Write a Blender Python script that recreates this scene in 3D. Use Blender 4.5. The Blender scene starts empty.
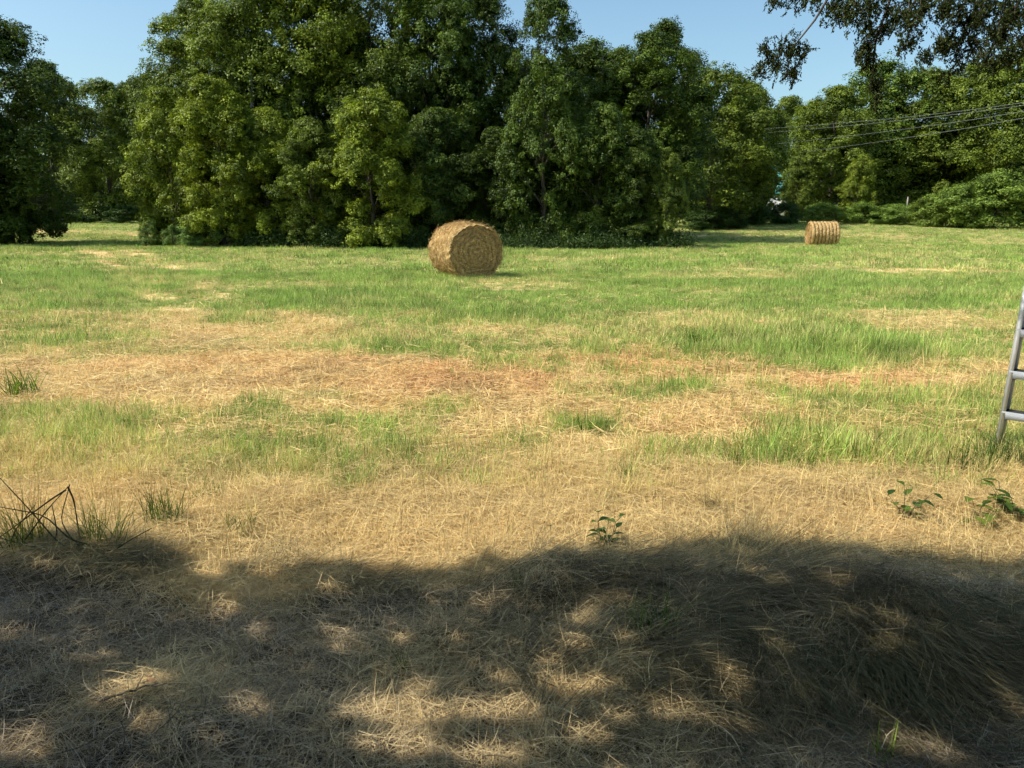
import bpy, math
import numpy as np
from mathutils import Vector, Matrix

SC = bpy.context.scene
COL = SC.collection
R = math.radians
F = 788.0
PITCH = R(12.17)
CAMH = 1.6
SUN_EL = R(50)
SUNH = np.array([-0.975, -0.22]); SUNH /= np.linalg.norm(SUNH)
S = np.array([SUNH[0]*math.cos(SUN_EL), SUNH[1]*math.cos(SUN_EL), math.sin(SUN_EL)])

# ------------------------------------------------------------ helpers
def vnoise(x, y, seed=0):
    x = np.asarray(x, float); y = np.asarray(y, float)
    xi = np.floor(x).astype(np.int64); yi = np.floor(y).astype(np.int64)
    fx = x-xi; fy = y-yi
    fx = fx*fx*(3-2*fx); fy = fy*fy*(3-2*fy)
    def h(a, b):
        n = (a*374761393 + b*668265263 + seed*1442695041) & 0xffffffff
        n = ((n ^ (n >> 13))*1274126177) & 0xffffffff
        n = n ^ (n >> 16)
        return (n & 0xffff)/65535.0
    return (h(xi, yi)*(1-fx)+h(xi+1, yi)*fx)*(1-fy)+(h(xi, yi+1)*(1-fx)+h(xi+1, yi+1)*fx)*fy

def fbm(x, y, seed=0, oct=4):
    s = 0; a = .5; n = 0
    for i in range(oct):
        s = s+a*vnoise(x, y, seed+i*7); n += a; x = np.asarray(x)*2.03+3.1; y = np.asarray(y)*2.03+1.7; a *= .5
    return s/n

def sstep(a, b, v):
    t = np.clip((np.asarray(v, float)-a)/(b-a), 0, 1)
    return t*t*(3-2*t)

def ray(px, py):
    u = (px-512)/F; v = -(py-384)/F
    c, s = math.cos(PITCH), math.sin(PITCH)
    return np.array([u, c+v*s, -s+v*c])

def at(px, py, z=0.0):                 # pixel of the photo -> point on the level ground
    d = ray(px, py); t = (z-CAMH)/d[2]
    return np.array([d[0]*t, d[1]*t])

def atd(px, py, dist):                 # pixel of the photo -> point at that ground distance
    d = ray(px, py); t = dist/d[1]
    return np.array([d[0]*t, dist, CAMH+d[2]*t])

MOUNDS = []
for px, py, rx, ry, h in [(800, 595, .55, .22, .065), (905, 610, .45, .22, .075), (560, 590, .34, .16, .09),
                          (990, 640, .4, .2, .09), (860, 660, .4, .2, .06), (640, 650, .3, .18, .05), (700, 580, .4, .16, .05),
                          (60, 570, .5, .2, .07), (290, 590, .4, .15, .04), (150, 720, .4, .2, .04)]:
    p = at(px, py); MOUNDS.append((p[0], p[1], rx, ry, h))

def gz(x, y):
    x = np.asarray(x, float); y = np.asarray(y, float)
    d = np.hypot(x, y)
    z = .8*sstep(44, 76, y)
    z = z + (fbm(x*.12, y*.12, 5, 3)-.5)*.10*sstep(6, 14, d)*(1-sstep(44, 60, y))
    near = 1-sstep(14, 30, d)
    z = z + (fbm(x*.9, y*.9, 9, 3)-.5)*.10*near + (fbm(x*5, y*5, 12, 3)-.5)*.075*near
    for mx, my, rx, ry, h in MOUNDS:
        z = z + h*np.exp(-((x-mx)/rx)**2-((y-my)/ry)**2)
    return z

def new_obj(name, data, parent=None, mat=None):
    o = bpy.data.objects.new(name, data)
    COL.objects.link(o)
    if parent is not None: o.parent = parent
    if mat is not None and data is not None: data.materials.append(mat)
    return o

def tag(o, label=None, cat=None, group=None, kind=None):
    if label: o['label'] = label
    if cat: o['category'] = cat
    if group: o['group'] = group
    if kind: o['kind'] = kind
    return o

def empty(name, loc, rz=0):
    o = bpy.data.objects.new(name, None); COL.objects.link(o)
    o.location = loc; o.rotation_euler = (0, 0, rz); o.empty_display_size = .2
    return o

def mesh_np(name, V, Fc, attrs=None, smooth=False):
    V = np.asarray(V, np.float32); Fc = np.asarray(Fc, np.int32)
    me = bpy.data.meshes.new(name)
    me.vertices.add(len(V)); me.vertices.foreach_set('co', V.ravel())
    k = Fc.shape[1]
    me.loops.add(Fc.size); me.loops.foreach_set('vertex_index', Fc.ravel())
    me.polygons.add(len(Fc))
    me.polygons.foreach_set('loop_start', np.arange(0, Fc.size, k, dtype=np.int32))
    me.polygons.foreach_set('loop_total', np.full(len(Fc), k, np.int32))
    if smooth: me.polygons.foreach_set('use_smooth', np.ones(len(Fc), bool))
    for n, v in (attrs or {}).items():
        v = np.asarray(v, np.float32)
        if v.ndim == 1:
            a = me.attributes.new(n, 'FLOAT', 'POINT'); a.data.foreach_set('value', v)
        else:
            a = me.attributes.new(n, 'FLOAT_VECTOR', 'POINT'); a.data.foreach_set('vector', v.ravel())
    me.update(); me.validate()
    return me

def norm(v): return v/np.maximum(np.linalg.norm(v, axis=-1, keepdims=True), 1e-9)

def tube_np(pts, rad, n=8):
    """tube along points, returns verts and quads"""
    pts = np.asarray(pts, float); m = len(pts)
    rad = np.broadcast_to(rad, (m,))
    T = norm(np.gradient(pts, axis=0))
    up = np.array([0, 0, 1.]) if abs(T[0][2]) < .9 else np.array([1., 0, 0])
    V = []
    for i in range(m):
        a = norm(np.cross(T[i], up)); b = np.cross(a, T[i])
        for k in range(n):
            th = 2*math.pi*k/n
            V.append(pts[i]+rad[i]*(a*math.cos(th)+b*math.sin(th)))
    Fq = []
    for i in range(m-1):
        for k in range(n):
            Fq.append((i*n+k, i*n+(k+1) % n, (i+1)*n+(k+1) % n, (i+1)*n+k))
    V.append(pts[0]); V.append(pts[-1])
    c0 = m*n; c1 = m*n+1
    for k in range(0, n, 2):
        Fq.append((c0, (k+2) % n, (k+1) % n, k)); b = (m-1)*n
        Fq.append((c1, b+k, b+(k+1) % n, b+(k+2) % n))
    return np.array(V), np.array(Fq)

class MB:
    def __init__(s): s.V = []; s.F = []; s.A = []; s.n = 0
    def add(s, V, Fq, a=0.5):
        s.V.append(np.asarray(V, float)); s.F.append(np.asarray(Fq)+s.n)
        s.A.append(np.broadcast_to(np.asarray(a, float), (len(V),))); s.n += len(V)
    def box(s, c, d, rot=None, a=.5):
        x, y, z = np.array(d)/2
        V = np.array([(i, j, k) for i in (-x, x) for j in (-y, y) for k in (-z, z)])
        if rot is not None: V = V@np.array(rot).T
        V = V+np.array(c)
        s.add(V, [(0, 1, 3, 2), (4, 6, 7, 5), (0, 4, 5, 1), (2, 3, 7, 6), (0, 2, 6, 4), (1, 5, 7, 3)], a)
    def tube(s, pts, rad, n=8, a=.5): V, Fq = tube_np(pts, rad, n); s.add(V, Fq, a)
    def build(s, name, mat=None, parent=None, smooth=False):
        me = mesh_np(name, np.concatenate(s.V), np.concatenate(s.F), {'rnd': np.concatenate(s.A)}, smooth)
        return new_obj(name, me, parent, mat)

# ------------------------------------------------------------ materials
def nt(name):
    m = bpy.data.materials.new(name); m.use_nodes = True
    t = m.node_tree; t.nodes.clear()
    out = t.nodes.new('ShaderNodeOutputMaterial')
    def N(kind, **kw):
        n = t.nodes.new(kind)
        for k, v in kw.items():
            if k in n.inputs.keys() if isinstance(k, str) and not hasattr(n, k) else False: n.inputs[k].default_value = v
            else: setattr(n, k, v)
        return n
    return m, t, out, N

def L(t, a, b): t.links.new(a, b)

def mixc(t, fac, a, b, mode='MIX'):
    n = t.nodes.new('ShaderNodeMix'); n.data_type = 'RGBA'; n.blend_type = mode
    for sock, v in ((n.inputs[0], fac), (n.inputs[6], a), (n.inputs[7], b)):
        if isinstance(v, bpy.types.NodeSocket): t.links.new(v, sock)
        elif isinstance(v, (int, float)): sock.default_value = v if sock.type == 'VALUE' else (v, v, v, 1)
        else: sock.default_value = (*v[:3], 1)
    return n.outputs[2]

def ramp(t, fac, stops):
    n = t.nodes.new('ShaderNodeValToRGB'); e = n.color_ramp.elements
    while len(e) > 1: e.remove(e[-1])
    e[0].position = stops[0][0]; c = stops[0][1]; e[0].color = (*c, 1) if not isinstance(c, (int, float)) else (c, c, c, 1)
    for p, c in stops[1:]:
        q = e.new(p); q.color = (*c, 1) if not isinstance(c, (int, float)) else (c, c, c, 1)
    t.links.new(fac, n.inputs[0]); return n.outputs[0]

def noise(t, scale, detail=4, vec=None, rough=.55):
    n = t.nodes.new('ShaderNodeTexNoise'); n.inputs['Scale'].default_value = scale
    n.inputs['Detail'].default_value = detail; n.inputs['Roughness'].default_value = rough
    if vec is not None: t.links.new(vec, n.inputs['Vector'])
    return n.outputs['Fac']

def attr(t, name, kind='GEOMETRY'):
    n = t.nodes.new('ShaderNodeAttribute'); n.attribute_name = name; n.attribute_type = kind
    return n

def leafy(t, out, col, trans=.35, rough=.5, spec=.35, tcol=None):
    p = t.nodes.new('ShaderNodeBsdfPrincipled'); L(t, col, p.inputs['Base Color'])
    p.inputs['Roughness'].default_value = rough; p.inputs['Specular IOR Level'].default_value = spec
    tr = t.nodes.new('ShaderNodeBsdfTranslucent')
    L(t, tcol if tcol is not None else col, tr.inputs[0])
    m = t.nodes.new('ShaderNodeMixShader'); m.inputs[0].default_value = trans
    L(t, p.outputs[0], m.inputs[1]); L(t, tr.outputs[0], m.inputs[2]); L(t, m.outputs[0], out.inputs[0])

def mat_leaf(name, dark, light, trans=.3, rough=.5, spec=.4):
    m, t, out, N = nt(name)
    a = attr(t, 'rnd'); oi = t.nodes.new('ShaderNodeObjectInfo')
    c = ramp(t, a.outputs['Fac'], [(.12, dark), (.8, light), (1, tuple(min(1, v*1.45) for v in light))])
    c = mixc(t, 1.0, c, oi.outputs['Color'], 'MULTIPLY')
    tc = mixc(t, 1.0, c, (1.25, 1.35, .5), 'MULTIPLY')
    leafy(t, out, c, trans, rough, spec, tc); return m

def mat_plain(name, stops, scale, bump=.3, rough=.85, metallic=0, spec=.3, stretch=None, coord='Object', rndmix=False):
    m, t, out, N = nt(name)
    tc = t.nodes.new('ShaderNodeTexCoord'); mp = t.nodes.new('ShaderNodeMapping')
    L(t, tc.outputs[coord], mp.inputs[0])
    if stretch: mp.inputs['Scale'].default_value = stretch
    f = noise(t, scale, 6, mp.outputs[0])
    p = t.nodes.new('ShaderNodeBsdfPrincipled')
    c = ramp(t, f, stops)
    if rndmix:
        a = attr(t, 'rnd'); c = mixc(t, 1.0, c, ramp(t, a.outputs['Fac'], [(0, .55), (1, 1.25)]), 'MULTIPLY')
    L(t, c, p.inputs['Base Color']); p.inputs['Roughness'].default_value = rough
    p.inputs['Metallic'].default_value = metallic; p.inputs['Specular IOR Level'].default_value = spec
    b = t.nodes.new('ShaderNodeBump'); b.inputs['Strength'].default_value = bump; b.inputs['Distance'].default_value = .01
    L(t, f, b.inputs['Height']); L(t, b.outputs[0], p.inputs['Normal']); L(t, p.outputs[0], out.inputs[0])
    return m

M = {}
M['leaf'] = mat_leaf('broad leaves', (.026, .046, .008), (.230, .275, .038), .22, .5, .22)
M['shrub'] = mat_leaf('shrub leaves', (.04, .07, .015), (.20, .27, .06), .22, .5, .22)
M['cedar'] = mat_leaf('cedar sprays', (.012, .022, .006), (.075, .095, .026), .25, .7, .15)
M['weed'] = mat_leaf('weed leaves', (.045, .085, .02), (.16, .21, .05), .35, .7, .2)
M['bark'] = mat_plain('bark', [(.3, (.035, .028, .02)), (.7, (.16, .13, .10))], 6, .8, .95, stretch=(3, 3, .5))
M['pale_bark'] = mat_plain('pale bark', [(.3, (.22, .20, .16)), (.7, (.42, .38, .32))], 6, .6, .95, stretch=(3, 3, .5))
M['alu'] = mat_plain('brushed aluminium', [(.3, (.56, .565, .58)), (.7, (.74, .745, .76))], 30, .1, .5, .25, .5, stretch=(1, 1, .1))
M['alu_dull'] = mat_plain('dull aluminium', [(.3, (.30, .31, .33)), (.7, (.46, .47, .49))], 40, .15, .6, .2, .4, stretch=(.1, 1, 1))
M['black_rubber'] = mat_plain('rubber', [(.3, (.02, .02, .02)), (.7, (.05, .05, .05))], 30, .2, .8)
M['plastic'] = mat_plain('cap plastic', [(.3, (.30, .05, .02)), (.7, (.36, .07, .03))], 30, .05, .5)
M['wire'] = mat_plain('weathered wire', [(.3, (.17, .18, .19)), (.7, (.26, .27, .28))], 3, .0, .5, .2)
M['teal'] = mat_plain('teal roof', [(.3, (.10, .42, .40)), (.7, (.14, .50, .47))], 3, .1, .5)
M['white'] = mat_plain('white boards', [(.3, (.68, .69, .68)), (.7, (.80, .80, .78))], 3, .1, .7)
M['glass'] = mat_plain('window glass', [(.3, (.03, .04, .05)), (.7, (.05, .06, .07))], 3, .0, .1)
M['twig'] = mat_plain('twig', [(.3, (.10, .075, .05)), (.7, (.26, .21, .15))], 20, .3, .9)
M['pale_twig'] = mat_plain('pale twig', [(.3, (.36, .31, .25)), (.7, (.58, .52, .44))], 20, .3, .9)
M['deadleaf'] = mat_plain('dead leaf', [(.3, (.30, .16, .07)), (.7, (.48, .28, .14))], 20, .3, .8)
M['darkstalk'] = mat_plain('dark stalk', [(.3, (.035, .04, .02)), (.7, (.09, .085, .04))], 20, .3, .8)

def mat_blade(name, trans, rough=.55, spec=.25):
    m, t, out, N = nt(name)
    ins = attr(t, 'tint', 'INSTANCER'); a = attr(t, 'rnd'); b = attr(t, 'tip')
    c = mixc(t, 1.0, ins.outputs['Color'], ramp(t, a.outputs['Fac'], [(0, .55), (.35, 1.0), (1, 1.0)]), 'MULTIPLY')
    c = mixc(t, 1.0, c, ramp(t, b.outputs['Fac'], [(0, .7), (.4, 1.0), (1, 1.05)]), 'MULTIPLY')
    leafy(t, out, c, trans, rough, spec); return m
M['blade'] = mat_blade('grass blades', .32)
M['straw'] = mat_blade('dry straw', .15, .6, .2)

# ground material
def mat_ground():
    m, t, out, N = nt('field soil and thatch')
    geo = t.nodes.new('ShaderNodeNewGeometry')
    pos = geo.outputs['Position']
    g = attr(t, 'green').outputs['Fac']; r = attr(t, 'red').outputs['Fac']; d = attr(t, 'soil_shade').outputs['Fac']
    mp = t.nodes.new('ShaderNodeMapping'); mp.inputs['Scale'].default_value = (1, .55, 1); L(t, pos, mp.inputs[0])
    n1 = noise(t, 3.0, 8, pos, .65); n2 = noise(t, 38, 6, pos, .7); n3 = noise(t, 0.6, 5, mp.outputs[0], .6)
    straw = ramp(t, n2, [(.3, (.38, .24, .10)), (.5, (.88, .62, .27)), (.7, (.95, .77, .42))])
    green = ramp(t, n2, [(.25, (.12, .14, .04)), (.5, (.30, .32, .09)), (.75, (.60, .50, .20))])
    red = ramp(t, n2, [(.3, (.22, .11, .05)), (.5, (.60, .33, .15)), (.7, (.85, .55, .28))])
    soil_shade = ramp(t, n2, [(.25, (.022, .016, .010)), (.55, (.085, .062, .041)), (.8, (.28, .21, .14))])  # earth brown, lowered further to paint in the shade
    def soft(a, n, lo=.35, hi=.65):
        x = t.nodes.new('ShaderNodeMath'); x.operation = 'ADD'; L(t, a, x.inputs[0])
        y = t.nodes.new('ShaderNodeMath'); y.operation = 'MULTIPLY_ADD'; L(t, n, y.inputs[0]); y.inputs[1].default_value = .7; y.inputs[2].default_value = -.35
        L(t, y.outputs[0], x.inputs[1]); return ramp(t, x.outputs[0], [(lo, 0.), (hi, 1.)])
    c = mixc(t, soft(g, n1), straw, green)
    c = mixc(t, soft(r, n1), c, red)
    c = mixc(t, soft(d, n1), c, soil_shade)
    c = mixc(t, 1.0, c, ramp(t, n3, [(.3, .7), (.7, 1.15)]), 'MULTIPLY')
    p = t.nodes.new('ShaderNodeBsdfPrincipled'); L(t, c, p.inputs['Base Color'])
    p.inputs['Roughness'].default_value = .95; p.inputs['Specular IOR Level'].default_value = .1
    b = t.nodes.new('ShaderNodeBump'); b.inputs['Strength'].default_value = .8; b.inputs['Distance'].default_value = .02
    L(t, n2, b.inputs['Height']); L(t, b.outputs[0], p.inputs['Normal']); L(t, p.outputs[0], out.inputs[0])
    return m
M['ground'] = mat_ground()

# ------------------------------------------------------------ field masks (world coordinates)
def blob(x, y, px, py, rx, ry, ang=0):
    c = at(px, py); dx = x-c[0]; dy = y-c[1]
    ca, sa = math.cos(ang), math.sin(ang)
    u = (dx*ca+dy*sa)/rx; v = (-dx*sa+dy*ca)/ry
    return np.exp(-(u*u+v*v))

def seg(x, y, a, b, w):
    a = np.array(a); b = np.array(b); ab = b-a
    t = np.clip(((x-a[0])*ab[0]+(y-a[1])*ab[1])/(ab@ab), 0, 1)
    d = np.hypot(x-a[0]-t*ab[0], y-a[1]-t*ab[1])
    return np.exp(-(d/w)**2)

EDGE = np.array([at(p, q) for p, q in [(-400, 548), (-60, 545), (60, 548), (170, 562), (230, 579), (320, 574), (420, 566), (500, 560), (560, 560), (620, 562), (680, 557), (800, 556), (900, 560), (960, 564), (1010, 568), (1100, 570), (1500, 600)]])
def masks(x, y):
    x = np.asarray(x, float); y = np.asarray(y, float)
    wx = x+(fbm(x*.6, y*.6, 31, 3)-.5)*1.2*sstep(3, 9, y); wy = y+(fbm(x*.6, y*.6, 41, 3)-.5)*1.4*sstep(3, 9, y)
    n = fbm(x*.7, y*1.2, 51, 4); nf = fbm(x*2.6, y*3.4, 61, 3); nb = fbm(x*.10, y*.28, 71, 4)
    g = .92*sstep(7.4, 9.0, wy) + (.12+.16*sstep(4.6, 5.4, wy))*sstep(3.7, 4.6, wy)*(1-sstep(7.6, 9.6, wy))
    g += .55*blob(wx, wy, 130, 425, 2.2, .9) + .40*blob(wx, wy, 330, 470, 1.4, .6) + .35*blob(wx, wy, 180, 470, 1.4, .7)
    g += .45*blob(wx, wy, 860, 450, 1.0, .55) + .5*blob(wx, wy, 960, 440, .6, .5)+.4*blob(wx, wy, 1000, 400, .7, 1.4)
    g += .15*blob(wx, wy, 830, 455, 1.3, .5)+.15*blob(wx, wy, 700, 465, .8, .3)+.15*blob(wx, wy, 960, 440, 1, .8) + .25*blob(wx, wy, 600, 410, .8, .4)+.4*blob(wx, wy, 840, 400, .9, .8)
    g += .35*blob(wx, wy, 560, 375, 1.0, .8)+.3*blob(wx, wy, 740, 350, 2, 1)
    tf = sstep(.60, .74, fbm(x*1.9, y*2.2, 131, 2))*sstep(4.0, 4.8, y)*(1-sstep(9, 11, y)); g += .55*tf
    # bare tracks and thin places
    g -= .75*blob(wx, wy, 60, 365, 3.6, .8) + .55*blob(wx, wy, 330, 382, 2.6, .8)
    g -= .8*blob(wx, wy, 640, 360, 1.0, .7) + .75*blob(wx, wy, 850, 378, .9, .6) + .4*blob(wx, wy, 975, 352, .9, .9)
    br = .55+.9*fbm(x*1.1, y*1.1, 33, 3)
    tr = np.maximum(seg(wx, wy, at(88, 250), at(215, 335), .5), seg(wx, wy, at(128, 250), at(330, 340), .5))
    g -= br*(.40*tr+.2*seg(wx, wy, at(215, 335), at(360, 385), .5)+.15*seg(wx, wy, at(40, 275), at(180, 345), .45))
    g -= .45*seg(wx, wy, at(900, 272), at(1100, 272), 1.1) + .35*seg(wx, wy, at(700, 238.5), at(900, 238.5), 2.4)
    g -= .35*seg(wx, wy, at(680, 305), at(800, 302), .5)+.4*seg(wx, wy, at(20, 236), at(150, 238), 2.0)
    g += .75*(n-.5) + .75*(nf-.5) - .9*np.clip(nb-.58, 0, 1)*sstep(9, 14, y)
    r = 1.2*blob(wx, wy, 640, 362, 1.1, .6)+1.1*blob(wx, wy, 850, 378, .9, .5)+.9*blob(wx, wy, 450, 385, 1.4, .7)
    r += .55*blob(wx, wy, 230, 368, 2.2, .45)+.5*blob(wx, wy, 750, 425, 1.2, .5)+.35*blob(wx, wy, 250, 440, .9, .2)
    r += .1*blob(wx, wy, 860, 505, .6, .12)+.35*blob(wx, wy, 960, 425, .6, .3) + .4*seg(wx, wy, at(95, 252), at(200, 300), .5)
    r = r*(.35+1.1*nf)+.8*(nf-.5)
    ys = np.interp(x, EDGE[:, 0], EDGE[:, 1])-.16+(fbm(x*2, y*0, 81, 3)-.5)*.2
    s = (1-sstep(-.22, .12, wy-ys))*.95 + .35*(nf-.5)  # bare earth plus shade put into the colour, following the tree's shadow edge
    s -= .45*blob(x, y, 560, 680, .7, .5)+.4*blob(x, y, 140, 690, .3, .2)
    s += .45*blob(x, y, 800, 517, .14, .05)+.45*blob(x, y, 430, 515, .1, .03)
    return np.clip(g, 0, 1), np.clip(r, 0, 1), np.clip(s, 0, 1)

# ------------------------------------------------------------ ground
def build_ground():
    def axis(seg_):
        out = []
        for a, b, n in seg_: out += list(np.linspace(a, b, n, endpoint=False))
        return np.array(out)
    ys = axis([(-900, -60, 14), (-60, 0, 30), (0, 1.6, 16), (1.6, 4.5, 130), (4.5, 10, 130), (10, 22, 120), (22, 90, 150), (90, 1000, 24)]+[(1000, 1001, 1)])
    pos = axis([(0, 3.2, 110), (3.2, 8, 90), (8, 22, 90), (22, 80, 90), (80, 1000, 24)]+[(1000, 1001, 1)])
    xs = np.concatenate([-pos[:0:-1], pos])
    X, Y = np.meshgrid(xs, ys); x = X.ravel(); y = Y.ravel()
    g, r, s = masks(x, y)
    V = np.stack([x, y, gz(x, y)], 1)
    nx, ny = len(xs), len(ys)
    i = np.arange(nx-1)[None, :]+np.arange(ny-1)[:, None]*nx
    Fq = np.stack([i, i+1, i+1+nx, i+nx], -1).reshape(-1, 4)
    o = new_obj('ground', mesh_np('ground', V, Fq, {'green': g, 'red': r, 'soil_shade': s}, True), None, M['ground'])
    tag(o, 'mown field of green grass and dry straw thatch', kind='structure')
build_ground()

# ------------------------------------------------------------ grass
PROTO = {}
def make_tuft(name, rng, nb, rad, hgt, width, lean, curl, mat, segs=3, flat=0.0, align=None, hjit=.45, droop=0):
    """one clump of blades; flat = share lying along the ground"""
    V = []; Fq = []; rn = []; tp = []; n = 0
    for b in range(nb):
        a0 = rng.uniform(0, 2*math.pi); rr = rad*math.sqrt(rng.uniform())
        base = np.array([math.cos(a0)*rr, math.sin(a0)*rr, 0.])
        h = hgt*(1+rng.uniform(-hjit, hjit))
        th = rng.uniform(0, 2*math.pi) if align is None else align+rng.normal(0, .24)
        isflat = rng.uniform() < flat
        el = rng.uniform(R(1), R(14)) if isflat else (rng.uniform(R(8), R(34)) if align is not None else max(.15, math.pi/2-abs(rng.normal(0, lean))))
        if isflat: base[2] = rng.uniform(0, .035)
        d = np.array([math.cos(th)*math.cos(el), math.sin(th)*math.cos(el), math.sin(el)])
        w = width*rng.uniform(.6, 1.3); side = norm(np.cross(d, [0, 0, 1.])+rng.normal(0, .25, 3))
        if isflat: side = norm(side*math.cos(rng.uniform(-1, 1))+np.array([0, 0, 1])*rng.uniform(-.25, .25))
        p = base.copy(); bend = rng.normal(0, curl); r0 = rng.uniform()
        cur = d.copy(); turn = norm(np.cross(d, side)); dz = droop*rng.uniform(.6, 1.3)
        for k in range(segs+1):
            f = k/segs; ww = w*(1-.8*f**1.6)/2 if k < segs else w*.08
            V += [p-side*ww, p+side*ww]; rn += [r0, r0]; tp += [f, f]
            if k < segs: Fq.append((n+2*k, n+2*k+1, n+2*k+3, n+2*k+2))
            if isflat: cur = norm(cur+side*bend/segs*.8+np.array([0, 0, -.14/segs*3]))
            else: cur = norm(cur+turn*bend/segs+np.array([0, 0, -dz/segs])+(0 if align is not None else np.array([math.cos(th), math.sin(th), 0])*abs(bend)*.5/segs))
            p = p+cur*h/segs
            if p[2] < .002: p[2] = .002+rng.uniform(0, .006)
        n += 2*(segs+1)
    me = mesh_np(name, V, Fq, {'rnd': rn, 'tip': tp})
    me.materials.append(mat)
    return bpy.data.objects.new(name, me)

def proto_set(key, count, **kw):
    c = bpy.data.collections.new('source '+key)
    for i in range(count):
        rng = np.random.default_rng(abs(hash(key)) % 1 + sum(map(ord, key))*17+i)
        c.objects.link(make_tuft('%s_blades' % key, rng, **kw))
    PROTO[key] = (c, count)

proto_set('green_near', 7, nb=16, rad=.07, hgt=.105, width=.0042, lean=.42, curl=.7, mat=M['blade'], segs=4)
proto_set('green_mid', 6, nb=22, rad=.13, hgt=.115, width=.0075, lean=.45, curl=.6, mat=M['blade'], segs=3)
proto_set('green_far', 5, nb=26, rad=.28, hgt=.13, width=.017, lean=.45, curl=.5, mat=M['blade'], segs=2)
proto_set('straw_near', 9, nb=26, rad=.12, hgt=.12, width=.0024, lean=1.1, curl=.9, mat=M['straw'], segs=3, flat=.95)
proto_set('straw_mid', 6, nb=24, rad=.18, hgt=.13, width=.0055, lean=1.1, curl=.8, mat=M['straw'], segs=2, flat=.96)
proto_set('straw_far', 5, nb=20, rad=.3, hgt=.14, width=.015, lean=.9, curl=.6, mat=M['straw'], segs=1, flat=.85)
proto_set('long', 9, nb=34, rad=.085, hgt=.26, width=.0019, lean=1.0, curl=.3, mat=M['straw'], segs=5, align=0.0, hjit=.5, droop=.75)
proto_set('fine', 7, nb=14, rad=.10, hgt=.09, width=.0018, lean=1.1, curl=1.4, mat=M['straw'], segs=4, flat=.85)

def scatter(name, key, P, rot, scale, tint, label, mat=None):
    coll, cnt = PROTO[key]
    rng = np.random.default_rng(len(P)+sum(map(ord, name)))
    me = bpy.data.meshes.new(name); me.vertices.add(len(P)); me.vertices.foreach_set('co', P.astype(np.float32).ravel())
    def A(n, ty, v, f='value'):
        a = me.attributes.new(n, ty, 'POINT'); a.data.foreach_set(f, np.ascontiguousarray(v).ravel())
    A('rotv', 'FLOAT_VECTOR', rot.astype(np.float32), 'vector')
    A('scl', 'FLOAT', scale.astype(np.float32))
    A('pick', 'INT', rng.integers(0, cnt, len(P)).astype(np.int32))
    A('tint', 'FLOAT_VECTOR', tint.astype(np.float32), 'vector')
    o = new_obj(name, me)
    ng = bpy.data.node_groups.new(name+' scatter', 'GeometryNodeTree')
    ng.interface.new_socket('Geometry', in_out='INPUT', socket_type='NodeSocketGeometry')
    ng.interface.new_socket('Geometry', in_out='OUTPUT', socket_type='NodeSocketGeometry')
    nn = ng.nodes; gi = nn.new('NodeGroupInput'); go = nn.new('NodeGroupOutput')
    ci = nn.new('GeometryNodeCollectionInfo'); ci.inputs['Collection'].default_value = coll
    ci.inputs['Separate Children'].default_value = True; ci.inputs['Reset Children'].default_value = True
    ip = nn.new('GeometryNodeInstanceOnPoints'); ip.inputs['Pick Instance'].default_value = True
    def NA(n, ty):
        a = nn.new('GeometryNodeInputNamedAttribute'); a.data_type = ty; a.inputs['Name'].default_value = n; return a.outputs['Attribute']
    l = ng.links
    l.new(gi.outputs[0], ip.inputs['Points']); l.new(ci.outputs[0], ip.inputs['Instance'])
    l.new(NA('pick', 'INT'), ip.inputs['Instance Index'])
    e2r = nn.new('FunctionNodeEulerToRotation'); l.new(NA('rotv', 'FLOAT_VECTOR'), e2r.inputs[0])
    l.new(e2r.outputs[0], ip.inputs['Rotation']); l.new(NA('scl', 'FLOAT'), ip.inputs['Scale'])
    l.new(ip.outputs[0], go.inputs[0])
    mod = o.modifiers.new('scatter', 'NODES'); mod.node_group = ng
    tag(o, label, 'grass', kind='stuff')
    return o

def sample(rng, n, y0, y1, k=.72, pad=.6):
    """points spread evenly over the ground the camera looks at and a margin beside it"""
    y = np.sqrt(rng.uniform(y0**2, y1**2, n)); w = k*y+pad
    return rng.uniform(-1, 1, n)*w, y

def tilt(x, y, rng, n):
    e = .03; zx = (gz(x+e, y)-gz(x-e, y))/(2*e); zy = (gz(x, y+e)-gz(x, y-e))/(2*e)
    return zx, zy

GRN = np.array([.33, .46, .095]); YEL = np.array([.95, .78, .32]); STR = np.array([1.32, .98, .43]); RED = np.array([1.0, .58, .24]); SHADE_GREY = np.array([.36, .30, .225])  # the last tint is straw with shade already painted in

def in_grove(x, y):
    """inside the thicket, where no field grass grows"""
    return (y > np.interp(x, [-18, -11, -3, 8.4], [40.4, 38.0, 37.2, 37.6]))&(y < 54)&(x > -17.5)&(x < 8.2)

def capt(t):
    return t*np.minimum(1, .93/np.maximum(t.max(axis=1, keepdims=True), 1e-6))

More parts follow.
